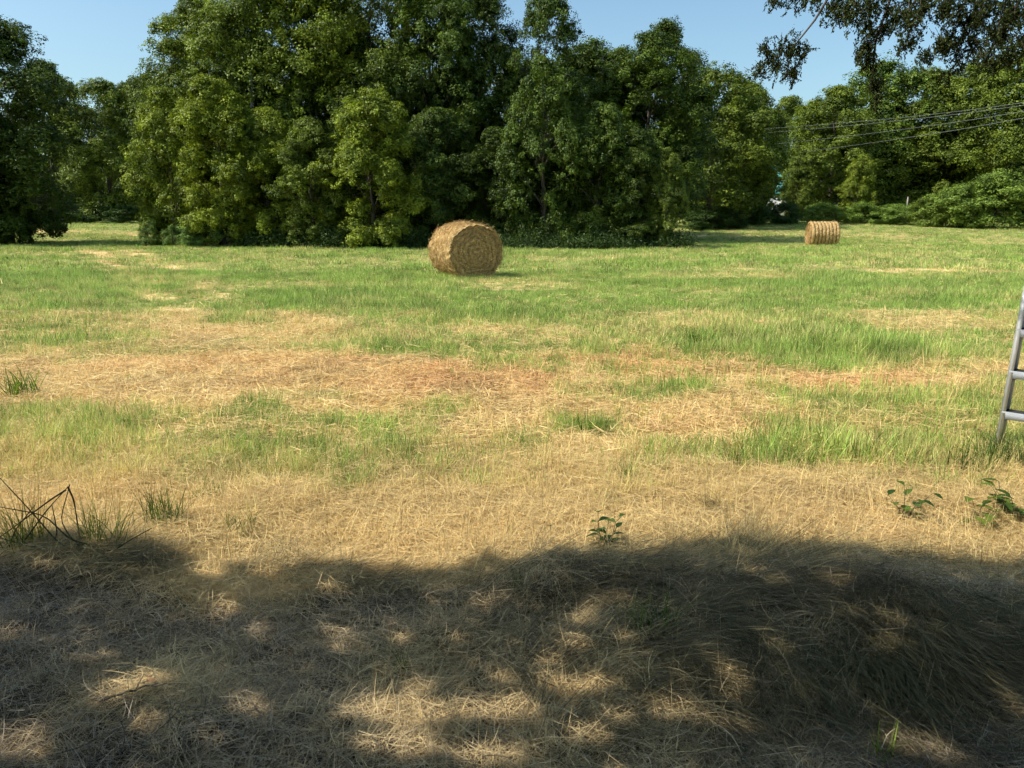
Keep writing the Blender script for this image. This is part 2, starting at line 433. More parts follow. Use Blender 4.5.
def do_green():
    rng = np.random.default_rng(11)
    for key, name, n, y0, y1, sc0, lab in [
            ('green_near', 'green_grass', 26000, 3.3, 9.5, 1.0, 'green grass blades among the dry straw nearer the camera'),
            ('green_mid', 'green_grass', 46000, 9.0, 22, 1.0, 'short green grass covering the mown field'),
            ('green_far', 'green_grass', 60000, 21.5, 76, 1.0, 'green grass of the far field up to the trees')]:
        x, y = sample(rng, n, y0, y1); g, r, s = masks(x, y)
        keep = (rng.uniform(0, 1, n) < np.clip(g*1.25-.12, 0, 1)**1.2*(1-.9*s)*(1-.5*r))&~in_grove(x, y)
        keep &= (rng.uniform(0, 1, n) < 1-.55*(y > 45))
        x = x[keep]; y = y[keep]; g = g[keep]; m = len(x)
        v = rng.uniform(0, 1, (m, 1)); nn_ = fbm(x*.35, y*.5, 91, 3)[:, None]
        dry = np.clip(.72-g[:, None]*.66+(nn_-.5)*1.2+.26*(1-sstep(6.8, 8.6, y))[:, None], 0.03, 1); dry = np.clip(.5+(dry-v)*2.2, 0, 1)
        tint = GRN*(1-dry)+YEL*dry; tint = capt(tint*(.55+.95*rng.uniform(0, 1, (m, 1)))*(.7+.6*fbm(x*2.2, y*2.8, 97, 2)[:, None]))
        rot = np.stack([rng.normal(0, .08, m), rng.normal(0, .08, m), rng.uniform(0, 6.28, m)], 1)
        hz = .45+1.1*np.clip(fbm(x*.5, y*.5, 95, 3)-.2, 0, 1)
        tall = blob(x, y, 840, 400, 1.2, 1.2)+blob(x, y, 860, 450, 1.1, .5)+blob(x, y, 960, 470, .5, .35)+.6*blob(x, y, 780, 345, 3.5, 2.5)
        sc = sc0*hz*rng.uniform(.6, 1.4, m)*(1+.55*tall)*(.75+.25*g)
        scatter(name, key, np.stack([x, y, gz(x, y)-.004], 1), rot, sc, tint, lab)

def do_straw():
    rng = np.random.default_rng(12)
    for key, name, n, y0, y1, lab in [
            ('straw_near', 'straw_litter', 30000, 1.7, 5.4, 'dry straw pieces lying on the ground in front'),
            ('straw_mid', 'straw_litter', 36000, 5.0, 13, 'golden dry straw in the bare band across the field'),
            ('straw_far', 'straw_litter', 26000, 12.5, 60, 'dry straw scattered through the far green field')]:
        x, y = sample(rng, n, y0, y1); g, r, s = masks(x, y)
        keep = (rng.uniform(0, 1, n) < np.clip(1.12-g*.85, 0.22, 1)*(1-.45*s))&~in_grove(x, y)
        x = x[keep]; y = y[keep]; g = g[keep]; r = r[keep]; s = s[keep]; m = len(x)
        v = rng.uniform(0, 1, (m, 1))
        tint = STR*(1-r[:, None])+RED*r[:, None]
        tint = tint*(1-.75*s[:, None])+SHADE_GREY*.75*s[:, None]  # straw colour darkened inside the shadow edge as painted shade
        tint = tint*(1-.2*g[:, None])+YEL*.2*g[:, None]
        lum = sstep(.28, .68, fbm(x*1.7, y*2.6, 93, 3))[:, None]; tint = capt(tint*(.45+1.35*v)*(.68+.65*lum))
        rot = np.stack([rng.normal(0, .1, m), rng.normal(0, .1, m), rng.uniform(0, 6.28, m)], 1)
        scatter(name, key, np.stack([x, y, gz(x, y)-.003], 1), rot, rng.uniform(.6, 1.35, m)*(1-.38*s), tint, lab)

def do_long():
    rng = np.random.default_rng(13); n = 15000
    x, y = sample(rng, n, 1.9, 4.2)
    w = np.zeros(n)
    for px, py, rx, ry, a in [(850, 620, 1.15, .42, 1), (980, 660, .5, .4, 1), (580, 588, .34, .15, .9), (640, 650, .30, .16, .75),
                              (930, 720, .5, .25, .55), (50, 575, .5, .12, .6), (880, 565, 1.1, .12, .9), (480, 590, .4, .08, .4), (720, 690, .5, .3, .5),
                              (300, 585, .6, .06, .35)]:
        w = np.maximum(w, a*blob(x, y, px, py, rx, ry))
    w = w*(.45+.9*fbm(x*2.5, y*3, 101, 2))
    keep = rng.uniform(0, 1, n) < w
    x = x[keep]; y = y[keep]; m = len(x)
    ang = (fbm(x*.9, y*1.3, 111, 2)-.5)*5.5+.35+rng.normal(0, .22, m)
    v = rng.uniform(0, 1, (m, 1)); q = fbm(x*1.6, y*2, 121, 2)[:, None]
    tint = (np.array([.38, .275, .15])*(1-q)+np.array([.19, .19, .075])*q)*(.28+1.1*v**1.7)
    rot = np.stack([rng.normal(0, .12, m), rng.normal(0, .12, m), ang], 1)
    scatter('lying_grass', 'long', np.stack([x, y, gz(x, y)-.004], 1), rot, rng.uniform(.55, 1.25, m), tint, 'long dry grass lying in combed waves in the shade')
    n = 9000; x, y = sample(rng, n, 1.8, 4.4); g, r, s = masks(x, y)
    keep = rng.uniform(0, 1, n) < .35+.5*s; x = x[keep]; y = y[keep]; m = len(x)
    v = rng.uniform(0, 1, (m, 1))
    sf = s[keep][:, None]; tint = capt((np.array([.28, .235, .18])*sf+np.array([1.5, 1.08, .46])*(1-sf))*(.35+1.6*v**1.3))  # shaded and sunlit thatch colours blended by the mask, shade painted in
    rot = np.stack([rng.normal(0, .2, m), rng.normal(0, .2, m), rng.uniform(0, 6.28, m)], 1)
    scatter('fine_thatch', 'fine', np.stack([x, y, gz(x, y)], 1), rot, rng.uniform(.6, 1.5, m), tint, 'fine curled dead grass over the shaded ground')
do_green(); do_straw(); do_long()

# ------------------------------------------------------------ foliage
def leaves_mesh(name, C, Nrm, size, rng, rnd, aspect=.55, fold=0.0):
    """one small pointed leaf per centre"""
    n = len(C)
    t = norm(np.cross(Nrm, rng.normal(0, 1, (n, 3)))); b = np.cross(Nrm, t)
    s = size*rng.uniform(.65, 1.35, (n, 1))
    V = np.empty((n, 4, 3)); V[:, 0] = C-t*s*.5; V[:, 1] = C+b*s*aspect*.5-t*s*.08; V[:, 2] = C+t*s*.5; V[:, 3] = C-b*s*aspect*.5-t*s*.08
    V[:, 1] += Nrm*s*.1; V[:, 3] += Nrm*s*.1
    Fq = np.arange(n*4).reshape(n, 4)
    return mesh_np(name, V.reshape(-1, 3), Fq, {'rnd': np.repeat(rnd, 4)})

def crown_points(rng, H, Rc, z0, nclump, nsub, nleaf, shape='round', subr=.34, flat=.92):
    """leaf centres and facings for a crown from z0 to H with radius Rc, built up as boughs > sprays > leaves"""
    cc = []; cr = []
    tries = 0
    while len(cc) < nclump and tries < nclump*40:
        tries += 1
        t = rng.uniform(0, 1)
        if shape == 'round': prof = min(1, .5+t*1.5)*math.sqrt(max(0, 1-t**2.6))
        elif shape == 'column': prof = min(1, .7+t*1.5)*math.sqrt(max(0, 1-t**4))
        else: prof = min(1, .62+t*1.6)*math.sqrt(max(0, 1-t**3.2))
        a = rng.uniform(0, 2*math.pi); rad = Rc*prof*(.35+.65*math.sqrt(rng.uniform()))
        rad *= .78+.35*vnoise(math.cos(a)*1.3+5, t*3+math.sin(a)*1.3, 3)
        r = Rc*(.13+.27*rng.uniform()**1.3)
        rad = max(0, rad-r*.35)
        z = z0+r*.5+(H-z0-r*1.3)*t
        cc.append((math.cos(a)*rad, math.sin(a)*rad, z)); cr.append(r)
    cc = np.array(cc); cr = np.array(cr)
    axis = np.stack([0*cc[:, 0], 0*cc[:, 0], cc[:, 2]*.75+(z0+H)/2*.25-.2*(H-z0)], 1)
    out = norm(cc-axis)
    k = nsub; n = len(cc)*k
    idx = np.repeat(np.arange(len(cc)), k)
    d = norm(rng.normal(0, 1, (n, 3))+out[idx]*.75+np.array([0, 0, .35]))
    rr = cr[idx, None]*(.5+.62*rng.uniform(0, 1, (n, 1))**.7)
    sc = cc[idx]+rng.normal(0, .10, (n, 3))+d*rr*np.array([1, 1, flat])
    sc[:, 2] = np.maximum(sc[:, 2], z0*.6+.15)
    m = n*nleaf; j = np.repeat(np.arange(n), nleaf)
    g = norm(rng.normal(0, 1, (m, 3))+d[j]*.5)*rng.uniform(.2, 1, (m, 1))**.6
    sr = subr*rng.uniform(.45, 1.45, n)[j, None]
    P = sc[j]+g*sr*np.array([1, 1, .78])
    Nn = norm(g*.7+d[j]*.5+np.array([0, 0, .55])+rng.normal(0, .45, (m, 3)))
    base = rng.uniform(0, 1, n)[j]*.45+rng.uniform(0, 1, m)*.3+.25*rng.uniform(0, 1, len(cc))[idx][j]
    return P, Nn, base, cc, cr

def limbs_mesh(rng, H, z0, cc, cr, r0, lean=(0, 0), maxn=16, fork=None):
    mb = MB()
    top = H*.78
    n = 9; pts = []
    for i in range(n):
        f = i/(n-1)
        pts.append((lean[0]*f+rng.normal(0, .10)*f*1.5, lean[1]*f+rng.normal(0, .10)*f*1.5, -.3+top*f))
    pts = np.array(pts); rad = r0*(1-.82*np.linspace(0, 1, n)); rad[0] *= 1.45; rad[1] *= 1.08
    mb.tube(pts, rad, 10)
    order = rng.permutation(len(cc))[:maxn]
    for i in order:
        c = cc[i]; zs = max(H*.12, min(top*.9, c[2]-np.hypot(c[0], c[1])*rng.uniform(.5, .9)-.3))
        f = (zs+.3)/top; s = np.array([np.interp(f, np.linspace(0, 1, n), pts[:, k]) for k in range(3)])
        q = []
        for k in range(6):
            u = k/5; q.append(s*(1-u)+c*u+np.array([0, 0, .25*math.sin(u*math.pi)])+rng.normal(0, .05, 3)*(k > 0))
        rs = max(.02, r0*(1-.82*f)*.55)
        mb.tube(q, np.linspace(rs, .012, 6), 6)
        for b in range(3):
            e = c+norm(rng.normal(0, 1, 3)+np.array([0, 0, .4]))*cr[i]*.95
            mb.tube([q[3+b//2], (q[3+b//2]+e)/2+rng.normal(0, .06, 3), e], [rs*.35, rs*.2, .006], 5)
    return mb

TREEV = {}
def tree_variant(key, seed, H, Rc, z0, nclump, nsub, nleaf, leaf=.11, shape='round', subr=.34, r0=.2, mat='leaf', maxn=16):
    rng = np.random.default_rng(seed)
    P, Nn, rnd, cc, cr = crown_points(rng, H, Rc, z0, int(nclump*1.25), nsub, nleaf, shape, subr)
    me = leaves_mesh('crown', P, Nn, leaf, rng, rnd, .62); me.materials.append(M[mat])
    mb = limbs_mesh(rng, H, z0, cc, cr, r0, maxn=maxn)
    tm = mesh_np('trunk', np.concatenate(mb.V), np.concatenate(mb.F), {'rnd': np.concatenate(mb.A)}, True); tm.materials.append(M['bark'])
    TREEV[key] = (me, tm, H)

tree_variant('tallA', 1, 14, 4.2, 1.6, 74, 30, 44, leaf=.125, subr=.37, r0=.26)
tree_variant('tallB', 2, 14, 3.7, 1.2, 72, 30, 44, leaf=.12, subr=.35, r0=.24, shape='column')
tree_variant('tallC', 3, 13, 4.4, .5, 80, 28, 44, leaf=.125, subr=.37, r0=.24, shape='dome')
tree_variant('openA', 4, 14, 3.3, 3.0, 40, 22, 42, leaf=.12, subr=.34, r0=.22)
tree_variant('midA', 5, 8, 2.6, .1, 60, 28, 50, leaf=.105, subr=.28, r0=.13, shape='column')
tree_variant('midB', 6, 8, 2.5, .1, 58, 28, 50, leaf=.10, subr=.26, r0=.13)
tree_variant('midC', 7, 7.5, 2.8, .1, 62, 28, 50, leaf=.108, subr=.28, r0=.14, shape='dome')
tree_variant('farA', 8, 14, 5.0, .4, 80, 22, 34, leaf=.18, subr=.50, r0=.25)
tree_variant('farB', 9, 14, 4.6, .3, 74, 22, 34, leaf=.18, subr=.48, r0=.25, shape='column')
tree_variant('farC', 10, 14, 5.2, .5, 78, 22, 34, leaf=.19, subr=.52, r0=.25, shape='dome')
tree_variant('bushA', 11, 3, 1.7, 0, 26, 22, 34, leaf=.09, subr=.24, r0=.05, mat='shrub', shape='dome')
tree_variant('bushB', 12, 3, 1.9, 0, 28, 22, 34, leaf=.10, subr=.26, r0=.05, mat='shrub', shape='dome')

cnt = [0]
def tree(var, px, dist, topy, label, group, tint=(1, 1, 1), wide=1.0, name='tree', cat='tree', parts=('trunk', 'crown'), z=None, hexact=None):
    x, _, ztop = atd(px, topy, dist)
    zb = float(gz(x, dist)); me, tm, H = TREEV[var]
    s = (ztop-zb)/H if hexact is None else hexact/H
    cnt[0] += 1; rz = (cnt[0]*2.39996) % 6.283
    o = empty(name, (x, dist, zb), rz)
    ws = wide*s**.5
    tag(o, label, cat, group)
    t = new_obj(parts[0], tm, o); c = new_obj(parts[1], me, o)
    t.scale = c.scale = (ws, ws, s)
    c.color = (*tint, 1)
    return o

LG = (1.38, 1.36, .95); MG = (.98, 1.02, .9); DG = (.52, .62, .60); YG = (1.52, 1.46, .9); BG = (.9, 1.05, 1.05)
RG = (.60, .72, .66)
GG = 'trees of the thicket behind the near hay bale'
T = tree
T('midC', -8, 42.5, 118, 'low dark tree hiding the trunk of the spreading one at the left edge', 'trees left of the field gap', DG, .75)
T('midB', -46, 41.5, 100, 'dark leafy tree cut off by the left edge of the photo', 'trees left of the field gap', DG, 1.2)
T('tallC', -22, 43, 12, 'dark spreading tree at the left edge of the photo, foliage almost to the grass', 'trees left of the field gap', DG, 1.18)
for v, px, d, ty, l, tn, w in [
    ('farA', 40, 78, 62, 'distant tree showing behind the dark tree at the left edge', DG, .9),
    ('farB', 98, 76, 82, 'distant rounded tree closing the grassy gap at the left', MG, .95),
    ('farC', 150, 80, 72, 'distant tree just left of the thicket, rising behind its light green edge', MG, .8),
    ('farA', 128, 88, 84, 'farthest low tree crown visible in the gap at the left', DG, .8)]:
    T(v, px, d, ty, l, 'far trees beyond the gap at the left', tn, w)
for v, px, d, ty, l, tn, w in [
    ('tallA', 196, 47, -2, 'tall airy tree forming the upper left shoulder of the thicket against the sky', MG, 1.0),
    ('tallA', 243, 45.5, -30, 'tall open tree with pale limbs and sky gaps above the light green bushes', MG, 1.0),
    ('tallC', 305, 46, -46, 'tall yellow-green tree above the thicket, right of the wooden pole', LG, .92),
    ('tallB', 368, 47, -60, 'tall dark tree rising out of the picture, left of the near hay bale', MG, 1.0),
    ('tallA', 428, 46, -40, 'very tall tree directly behind and above the near hay bale', RG, .86),
    ('tallB', 476, 48, -20, 'tall deep green tree just right of the one above the near hay bale', DG, .9),
    ('openA', 545, 45, -14, 'slender open crowned tree with sky notches on both sides of its top', RG, .78),
    ('tallC', 590, 49, 42, 'broad tree filling the thicket right of the slender open one', RG, 1.05),
    ('tallA', 650, 46, 34, 'round topped tree right of centre under the small sky notch', RG, 1.05),
    ('tallB', 668, 49, 22, 'pointed tree whose tip stands above the right half of the thicket', DG, .8),
    ('farC', 716, 64, 66, 'tree on the right shoulder of the thicket where the outline steps down', MG, 1.1),
    ('farA', 748, 68, 84, 'last tree of the thicket, beside the power lines', MG, .78),
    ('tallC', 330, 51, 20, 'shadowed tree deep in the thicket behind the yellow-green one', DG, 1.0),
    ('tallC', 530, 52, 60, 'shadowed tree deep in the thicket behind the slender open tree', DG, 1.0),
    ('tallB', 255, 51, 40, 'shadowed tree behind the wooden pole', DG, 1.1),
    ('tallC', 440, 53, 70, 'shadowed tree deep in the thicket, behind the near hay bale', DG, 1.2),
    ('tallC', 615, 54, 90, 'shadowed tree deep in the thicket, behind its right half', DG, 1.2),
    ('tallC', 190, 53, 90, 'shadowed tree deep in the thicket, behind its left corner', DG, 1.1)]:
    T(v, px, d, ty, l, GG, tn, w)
for v, px, d, ty, l, tn, w in [
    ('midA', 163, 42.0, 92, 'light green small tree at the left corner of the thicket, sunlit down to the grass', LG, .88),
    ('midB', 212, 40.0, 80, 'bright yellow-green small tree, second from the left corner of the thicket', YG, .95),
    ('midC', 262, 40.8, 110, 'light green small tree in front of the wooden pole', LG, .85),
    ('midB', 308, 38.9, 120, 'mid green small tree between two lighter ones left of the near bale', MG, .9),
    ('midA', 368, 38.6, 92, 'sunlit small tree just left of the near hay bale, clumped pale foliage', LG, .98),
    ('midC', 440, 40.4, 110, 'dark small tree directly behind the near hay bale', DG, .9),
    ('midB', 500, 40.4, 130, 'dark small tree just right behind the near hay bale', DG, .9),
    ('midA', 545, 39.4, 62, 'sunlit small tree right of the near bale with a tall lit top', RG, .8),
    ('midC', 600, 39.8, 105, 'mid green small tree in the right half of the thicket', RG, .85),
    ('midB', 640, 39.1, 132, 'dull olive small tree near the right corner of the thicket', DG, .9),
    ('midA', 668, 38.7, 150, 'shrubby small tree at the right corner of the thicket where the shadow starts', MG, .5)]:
    T(v, px, d, ty, l, 'small trees along the front of the thicket', tn, w)
for v, px, d, ty, l, tn, w in [
    ('farB', 735, 72, 128, 'shaded distant tree seen past the right corner of the thicket', DG, .8),
    ('farC', 816, 84, 118, 'distant low tree right of the turquoise roof', MG, .62),
    ('farA', 792, 112, 98, 'farthest tree crown, showing just above the turquoise roof', MG, 1.0),
    ('midC', 766, 74, 168, 'low tree in front of the left end of the turquoise roof', MG, .8),
    ('midB', 800, 76, 160, 'low tree in front of the right end of the turquoise roof', MG, .8),
    ('farA', 838, 80, 88, 'distant broad tree behind the far hay bale', MG, 1.05),
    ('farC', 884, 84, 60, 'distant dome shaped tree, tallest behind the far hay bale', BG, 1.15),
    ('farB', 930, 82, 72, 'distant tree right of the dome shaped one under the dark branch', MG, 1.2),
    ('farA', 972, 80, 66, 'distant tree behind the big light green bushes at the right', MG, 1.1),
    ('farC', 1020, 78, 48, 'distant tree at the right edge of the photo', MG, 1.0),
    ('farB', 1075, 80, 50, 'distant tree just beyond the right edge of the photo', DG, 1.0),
    ('midA', 862, 73, 156, 'small light green conical tree in front of the tall far trees', LG, .75)]:
    T(v, px, d, ty, l, 'far trees behind the far hay bale', tn, w)
BUSH = 'bushes along the far right edge of the field'
for v, px, d, ty, l, tn, w in [
    ('bushB', 706, 61, 210, 'dark bush hiding the tree trunk just past the corner of the thicket', DG, 1.5),
    ('bushA', 730, 62, 212, 'dark bush between the thicket corner and the turquoise roof, nearest of them', DG, 1.4),
    ('bushA', 715, 68, 206, 'dark low bush just past the right corner of the thicket', DG, 1.5),
    ('bushB', 750, 69, 204, 'dark low bush below the turquoise roof, left of it', DG, 1.6),
    ('bushA', 787, 70, 204, 'dark low bush directly left of the far hay bale', DG, 1.4),
    ('bushB', 826, 71, 203, 'light green bush directly behind the far hay bale', (1.45, 1.5, 1.2), 1.3),
    ('bushA', 862, 70, 203, 'light green bush just right of the far hay bale', (1.45, 1.5, 1.2), 1.4),
    ('bushB', 898, 69, 204, 'light green bush left of the small wooden post', (1.45, 1.5, 1.2), 1.4),
    ('bushA', 930, 66, 198, 'bush stepping up to the big light green bushes at the right', (1.3, 1.25, 1.0), 1.3),
    ('bushB', 962, 64, 184, 'big light green bush, the left one of the pair at the right edge', (1.35, 1.35, 1.0), 1.3),
    ('bushA', 1000, 63, 174, 'biggest light green bush at the right edge of the field', (1.35, 1.35, 1.0), 1.6),
    ('bushB', 1045, 62, 178, 'big bush running out of the photo at the right edge', (1.35, 1.35, 1.0), 1.5)]:
    T(v, px, d, ty, l, BUSH, tn, w, name='bush', cat='bush', parts=('stem', 'leaves'))
for v, px, d, ty, l, tn, w in [
    ('bushA', 150, 40.3, 222, 'small dark bush at the left foot of the thicket', MG, .6),
    ('bushB', 203, 39.6, 216, 'pale grey-green bush at the foot of the bright yellow-green tree', (1.25, 1.35, 1.5), .85),
    ('bushA', 172, 39.9, 226, 'pale low bush left of the pale grey-green one', (1.2, 1.3, 1.4), .55),
    ('bushA', 85, 74, 204, 'dark bush in the gap at the left, under the distant rounded tree', DG, 1.9),
    ('bushB', 125, 74, 206, 'dark bush in the gap at the left, against the thicket', DG, 1.8),
    ('bushB', 45, 74, 204, 'dark bush in the gap at the left, beside the dark edge tree', DG, 1.9)]:
    T(v, px, d, ty, l, 'low bushes by the thicket and the left gap', tn, w, name='bush', cat='bush', parts=('stem', 'leaves'))

def undergrowth():
    rng = np.random.default_rng(77)
    C = []
    for i in range(2300):
        px = rng.uniform(235, 690); p = atd(px, 240, np.interp(px, [150, 235, 320, 450, 690], [40.6, 39.4, 37.8, 37.2, 37.6])+abs(rng.normal(0, 1.3))+.25*math.sin(px*.05))
        h = rng.uniform(.1, .35+1.0*float(vnoise(px*.045, 0, 4))**1.5) if px > 240 else .4
        C.append((p[0], p[1], rng.uniform(.03, h)))
    C = np.array(C); j = np.repeat(np.arange(len(C)), 38); m = len(j)
    P = C[j]+rng.normal(0, 1, (m, 3))*np.array([.22, .2, .16]); P[:, 2] = np.maximum(P[:, 2], gz(P[:, 0], P[:, 1])+.02)
    Nn = norm(rng.normal(0, .6, (m, 3))+np.array([0, -.3, .6]))
    me = leaves_mesh('undergrowth', P, Nn, .095, rng, rng.uniform(0, 1, m)*.6+rng.uniform(0, .4, len(C))[j], .5)
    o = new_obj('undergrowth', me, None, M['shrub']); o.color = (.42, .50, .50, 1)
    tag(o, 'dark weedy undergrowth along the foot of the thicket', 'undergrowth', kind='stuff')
    # far wood closing the view all round
    P, Nn, rn = [], [], []
    for i in range(150):
        a = R(-75)+R(150)*i/149+rng.normal(0, .01); d = rng.uniform(118, 135)
        cx, cy = math.sin(a)*d, math.cos(a)*d; H = rng.uniform(8, 12.5)
        gap = abs(512+cx/cy*F-782) < 14
        if gap: H = 2.5
        for k in range(46):
            t = rng.uniform(0, 1); aa = rng.uniform(0, 6.28); rr = 4.5*math.sqrt(1-t*t*.9)
            c = np.array([cx+math.cos(aa)*rr, cy+math.sin(aa)*rr, .8+H*t])
            n = 60; q = norm(rng.normal(0, 1, (n, 3)))
            P.append(c+q*1.3); Nn.append(norm(q+np.array([0, 0, .5])+rng.normal(0, .4, (n, 3)))); rn.append(rng.uniform(0, 1, n))
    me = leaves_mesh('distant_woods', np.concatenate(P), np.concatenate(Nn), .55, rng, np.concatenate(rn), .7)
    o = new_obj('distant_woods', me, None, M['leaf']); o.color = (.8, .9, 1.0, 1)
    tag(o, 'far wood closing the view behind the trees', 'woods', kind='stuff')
undergrowth()

# ------------------------------------------------------------ hay bales
def bale_mats():
    def mk(name, ring):
        m, t, out, N = nt(name)
        tc = t.nodes.new('ShaderNodeTexCoord')
        mp = t.nodes.new('ShaderNodeMapping'); L(t, tc.outputs['Object'], mp.inputs[0])
        a = attr(t, 'rnd').outputs['Fac']
        f = noise(t, 30, 6, mp.outputs[0], .7); f2 = noise(t, 4, 4, mp.outputs[0])
        c = ramp(t, f, [(.3, (.23, .135, .05)), (.5, (.57, .375, .155)), (.72, (.86, .63, .31))])
        c = mixc(t, 1.0, c, ramp(t, a, [(0, .35), (.5, .9), (1, 1.25)]), 'MULTIPLY')
        c = mixc(t, 1.0, c, ramp(t, f2, [(.3, .8), (.7, 1.1)]), 'MULTIPLY')
        p = t.nodes.new('ShaderNodeBsdfPrincipled'); L(t, c, p.inputs['Base Color']); p.inputs['Roughness'].default_value = .9; p.inputs['Specular IOR Level'].default_value = .122
        b = t.nodes.new('ShaderNodeBump'); b.inputs['Strength'].default_value = .7; b.inputs['Distance'].default_value = .02
        L(t, f, b.inputs['Height']); L(t, b.outputs[0], p.inputs['Normal']); L(t, p.outputs[0], out.inputs[0]); return m
    M['hay'] = mk('rolled hay', 0)
bale_mats()

def bale(px, py, rad, length, yaw, label, bands, seed, dist):
    """round bale lying on its side, its axis along local x"""
    rng = np.random.default_rng(seed)
    x, y, _ = atd(px, 250, dist)
    o = empty('hay_bale', (x, y, float(gz(x, y))), yaw)
    tag(o, label, 'hay bale', 'round hay bales on the field')
    na, nl = 150, 70
    A, U = np.meshgrid(np.linspace(0, 2*math.pi, na, endpoint=False), np.linspace(-.5, .5, nl))
    def prof(a, u):
        r = rad*(1-.045*np.clip((np.abs(u)-.44)/.06, 0, 1)**2)
        r = r+(fbm(a*9+50, u*9+20, seed, 3)-.5)*.07+(fbm(a*40+90, u*14, seed+3, 2)-.5)*.045
        if bands:
            r = r-.045*np.clip((np.abs(((u+.5)*bands) % 1-.5)-.22)/.22, 0, 1)
        zz = np.sin(a); r = r*(1+.025*np.cos(2*a)); r = np.where(zz < -.90, r*(.90/np.maximum(-zz, .5)), r)   # settled flat on the ground
        return r
    def P(a, u, dr=0): r = prof(a, u)+dr; return np.stack([u*length, r*np.cos(a), rad*.90+r*np.sin(a)], -1)
    V = P(A, U).reshape(-1, 3)
    i = (np.arange(na)[None, :]+np.arange(nl-1)[:, None]*na); i2 = ((np.arange(na)+1) % na)[None, :]+np.arange(nl-1)[:, None]*na
    Fq = np.stack([i, i2, i2+na, i+na], -1).reshape(-1, 4)
    rn = .45+.5*(fbm(A*30, U*6, seed+9, 3).ravel()-.3)
    if bands: rn = rn+.12-.6*fbm(A*3, U*9, seed, 2).ravel()*1.6*np.clip((np.abs(((U.ravel()+.5)*bands) % 1-.5)-.22)/.2, 0, 1)
    new_obj('rolled_side', mesh_np('rolled_side', V, Fq, {'rnd': np.clip(rn, 0, 1)}, True), o, M['hay'])
    for sgn in (-1, 1):
        nr = 60; ringR = np.linspace(0.004, 1, nr)
        A2, Q = np.meshgrid(np.linspace(0, 2*math.pi, na, endpoint=False), ringR)
        rr = prof(A2, np.full_like(A2, .5*sgn))*Q
        sp = (Q*6.3+A2/(2*math.pi)+2.4*fbm(np.cos(A2)*1.9*Q+4, np.sin(A2)*1.9*Q+4, seed, 3)) % 1
        depth = .5*length-.04*np.abs(sp-.5)*2*(Q > .06)+(fbm(np.cos(A2)*Q*14+30, np.sin(A2)*Q*14+30, seed+5, 3)-.5)*.045-.05*Q**6
        V = np.stack([sgn*depth, rr*np.cos(A2), rad*.90+rr*np.sin(A2)], -1).reshape(-1, 3)
        V[(nr-1)*na:, 0] = sgn*.5*length
        i = (np.arange(na)[None, :]+np.arange(nr-1)[:, None]*na); i2 = ((np.arange(na)+1) % na)[None, :]+np.arange(nr-1)[:, None]*na
        Fq = np.stack([i, i+na, i2+na, i2], -1).reshape(-1, 4)
        if sgn < 0: Fq = Fq[:, ::-1]
        rn = np.clip(.62-.62*np.clip(np.abs(sp-.5)*2-.35,0,1)*(.3+1.2*fbm(np.cos(A2)*4*Q+9,np.sin(A2)*4*Q+9,seed+2,2))+.9*(fbm(np.cos(A2)*Q*20+30, np.sin(A2)*Q*20+30, seed+7, 2)-.5), 0, 1).ravel()
        new_obj('end_face', mesh_np('end_face', V, Fq, {'rnd': rn}, True), o, M['hay'])
    # loose straws standing off the surface
    def straws(name, p0, d, nb, ln):
        l = ln*rng.uniform(.4, 1.4, (nb, 1)); side = norm(np.cross(d, rng.normal(0, 1, (nb, 3))))*.0035
        mid = p0+d*l*.5+rng.normal(0, .012, (nb, 3)); end = p0+d*l+rng.normal(0, .025, (nb, 3))
        V = np.stack([p0-side, p0+side, mid-side, mid+side, end-side*.4, end+side*.4], 1).reshape(-1, 3)
        b = np.arange(nb)[:, None]*6
        Fq = np.concatenate([b+np.array([[0, 1, 3, 2]]), b+np.array([[2, 3, 5, 4]])])
        new_obj(name, mesh_np(name, V, Fq, {'rnd': np.repeat(rng.uniform(.3, 1, nb), 6)}), o, M['hay'])
    nb = 1500 if bands else 5200; a = rng.uniform(0, 2*math.pi, nb); u = rng.uniform(-.5, .5, nb)
    p0 = P(a, u, .002); tang = np.stack([0*a, -np.sin(a), np.cos(a)], 1); rad_ = np.stack([0*a, np.cos(a), np.sin(a)], 1)
    sg = rng.choice([-1, 1], (nb, 1))
    d = norm(tang*sg+rad_*rng.uniform(0, .32, (nb, 1))+rng.normal(0, .3, (nb, 3))*np.array([1, .2, .2]))
    straws('loose_straw', p0, d, nb, .16)
    nb = 2600; a = rng.uniform(0, 2*math.pi, nb); q = np.sqrt(rng.uniform(0, 1, nb)); sg = rng.choice([-1, 1], nb)
    rr = prof(a, .5*sg)*q*.98
    p0 = np.stack([sg*(.5*length-.01), rr*np.cos(a), rad*.90+rr*np.sin(a)], 1)
    d = norm(np.stack([sg*rng.uniform(.02, .3, nb), -np.sin(a), np.cos(a)], 1)+rng.normal(0, .25, (nb, 3))*np.array([.2, 1, 1]))
    straws('loose_straw', p0, d, nb, .10)
    if bands:
        for k in range(bands):
            u0 = (k+.0)/bands-.5+.5/bands*0
            if k == 0: continue
            aa = np.linspace(0, 2*math.pi, 90); pts = P(aa, np.full_like(aa, u0), .006)
            mb = MB(); mb.tube(pts, .006, 5); mb.build('twine', M['twig'], o)
    return o
# near: one end faces the camera, turned a little to the right; far: its rolled side faces the camera
bale(465, 250, .715, 1.55, R(-66), 'large round hay bale at centre, its spiral end facing the camera', 0, 3, 20.6)
bale(821, 245, .65, 1.42, R(-4), 'distant round hay bale at the right with ribbed rolled side facing the camera', 8, 5, 41.5)

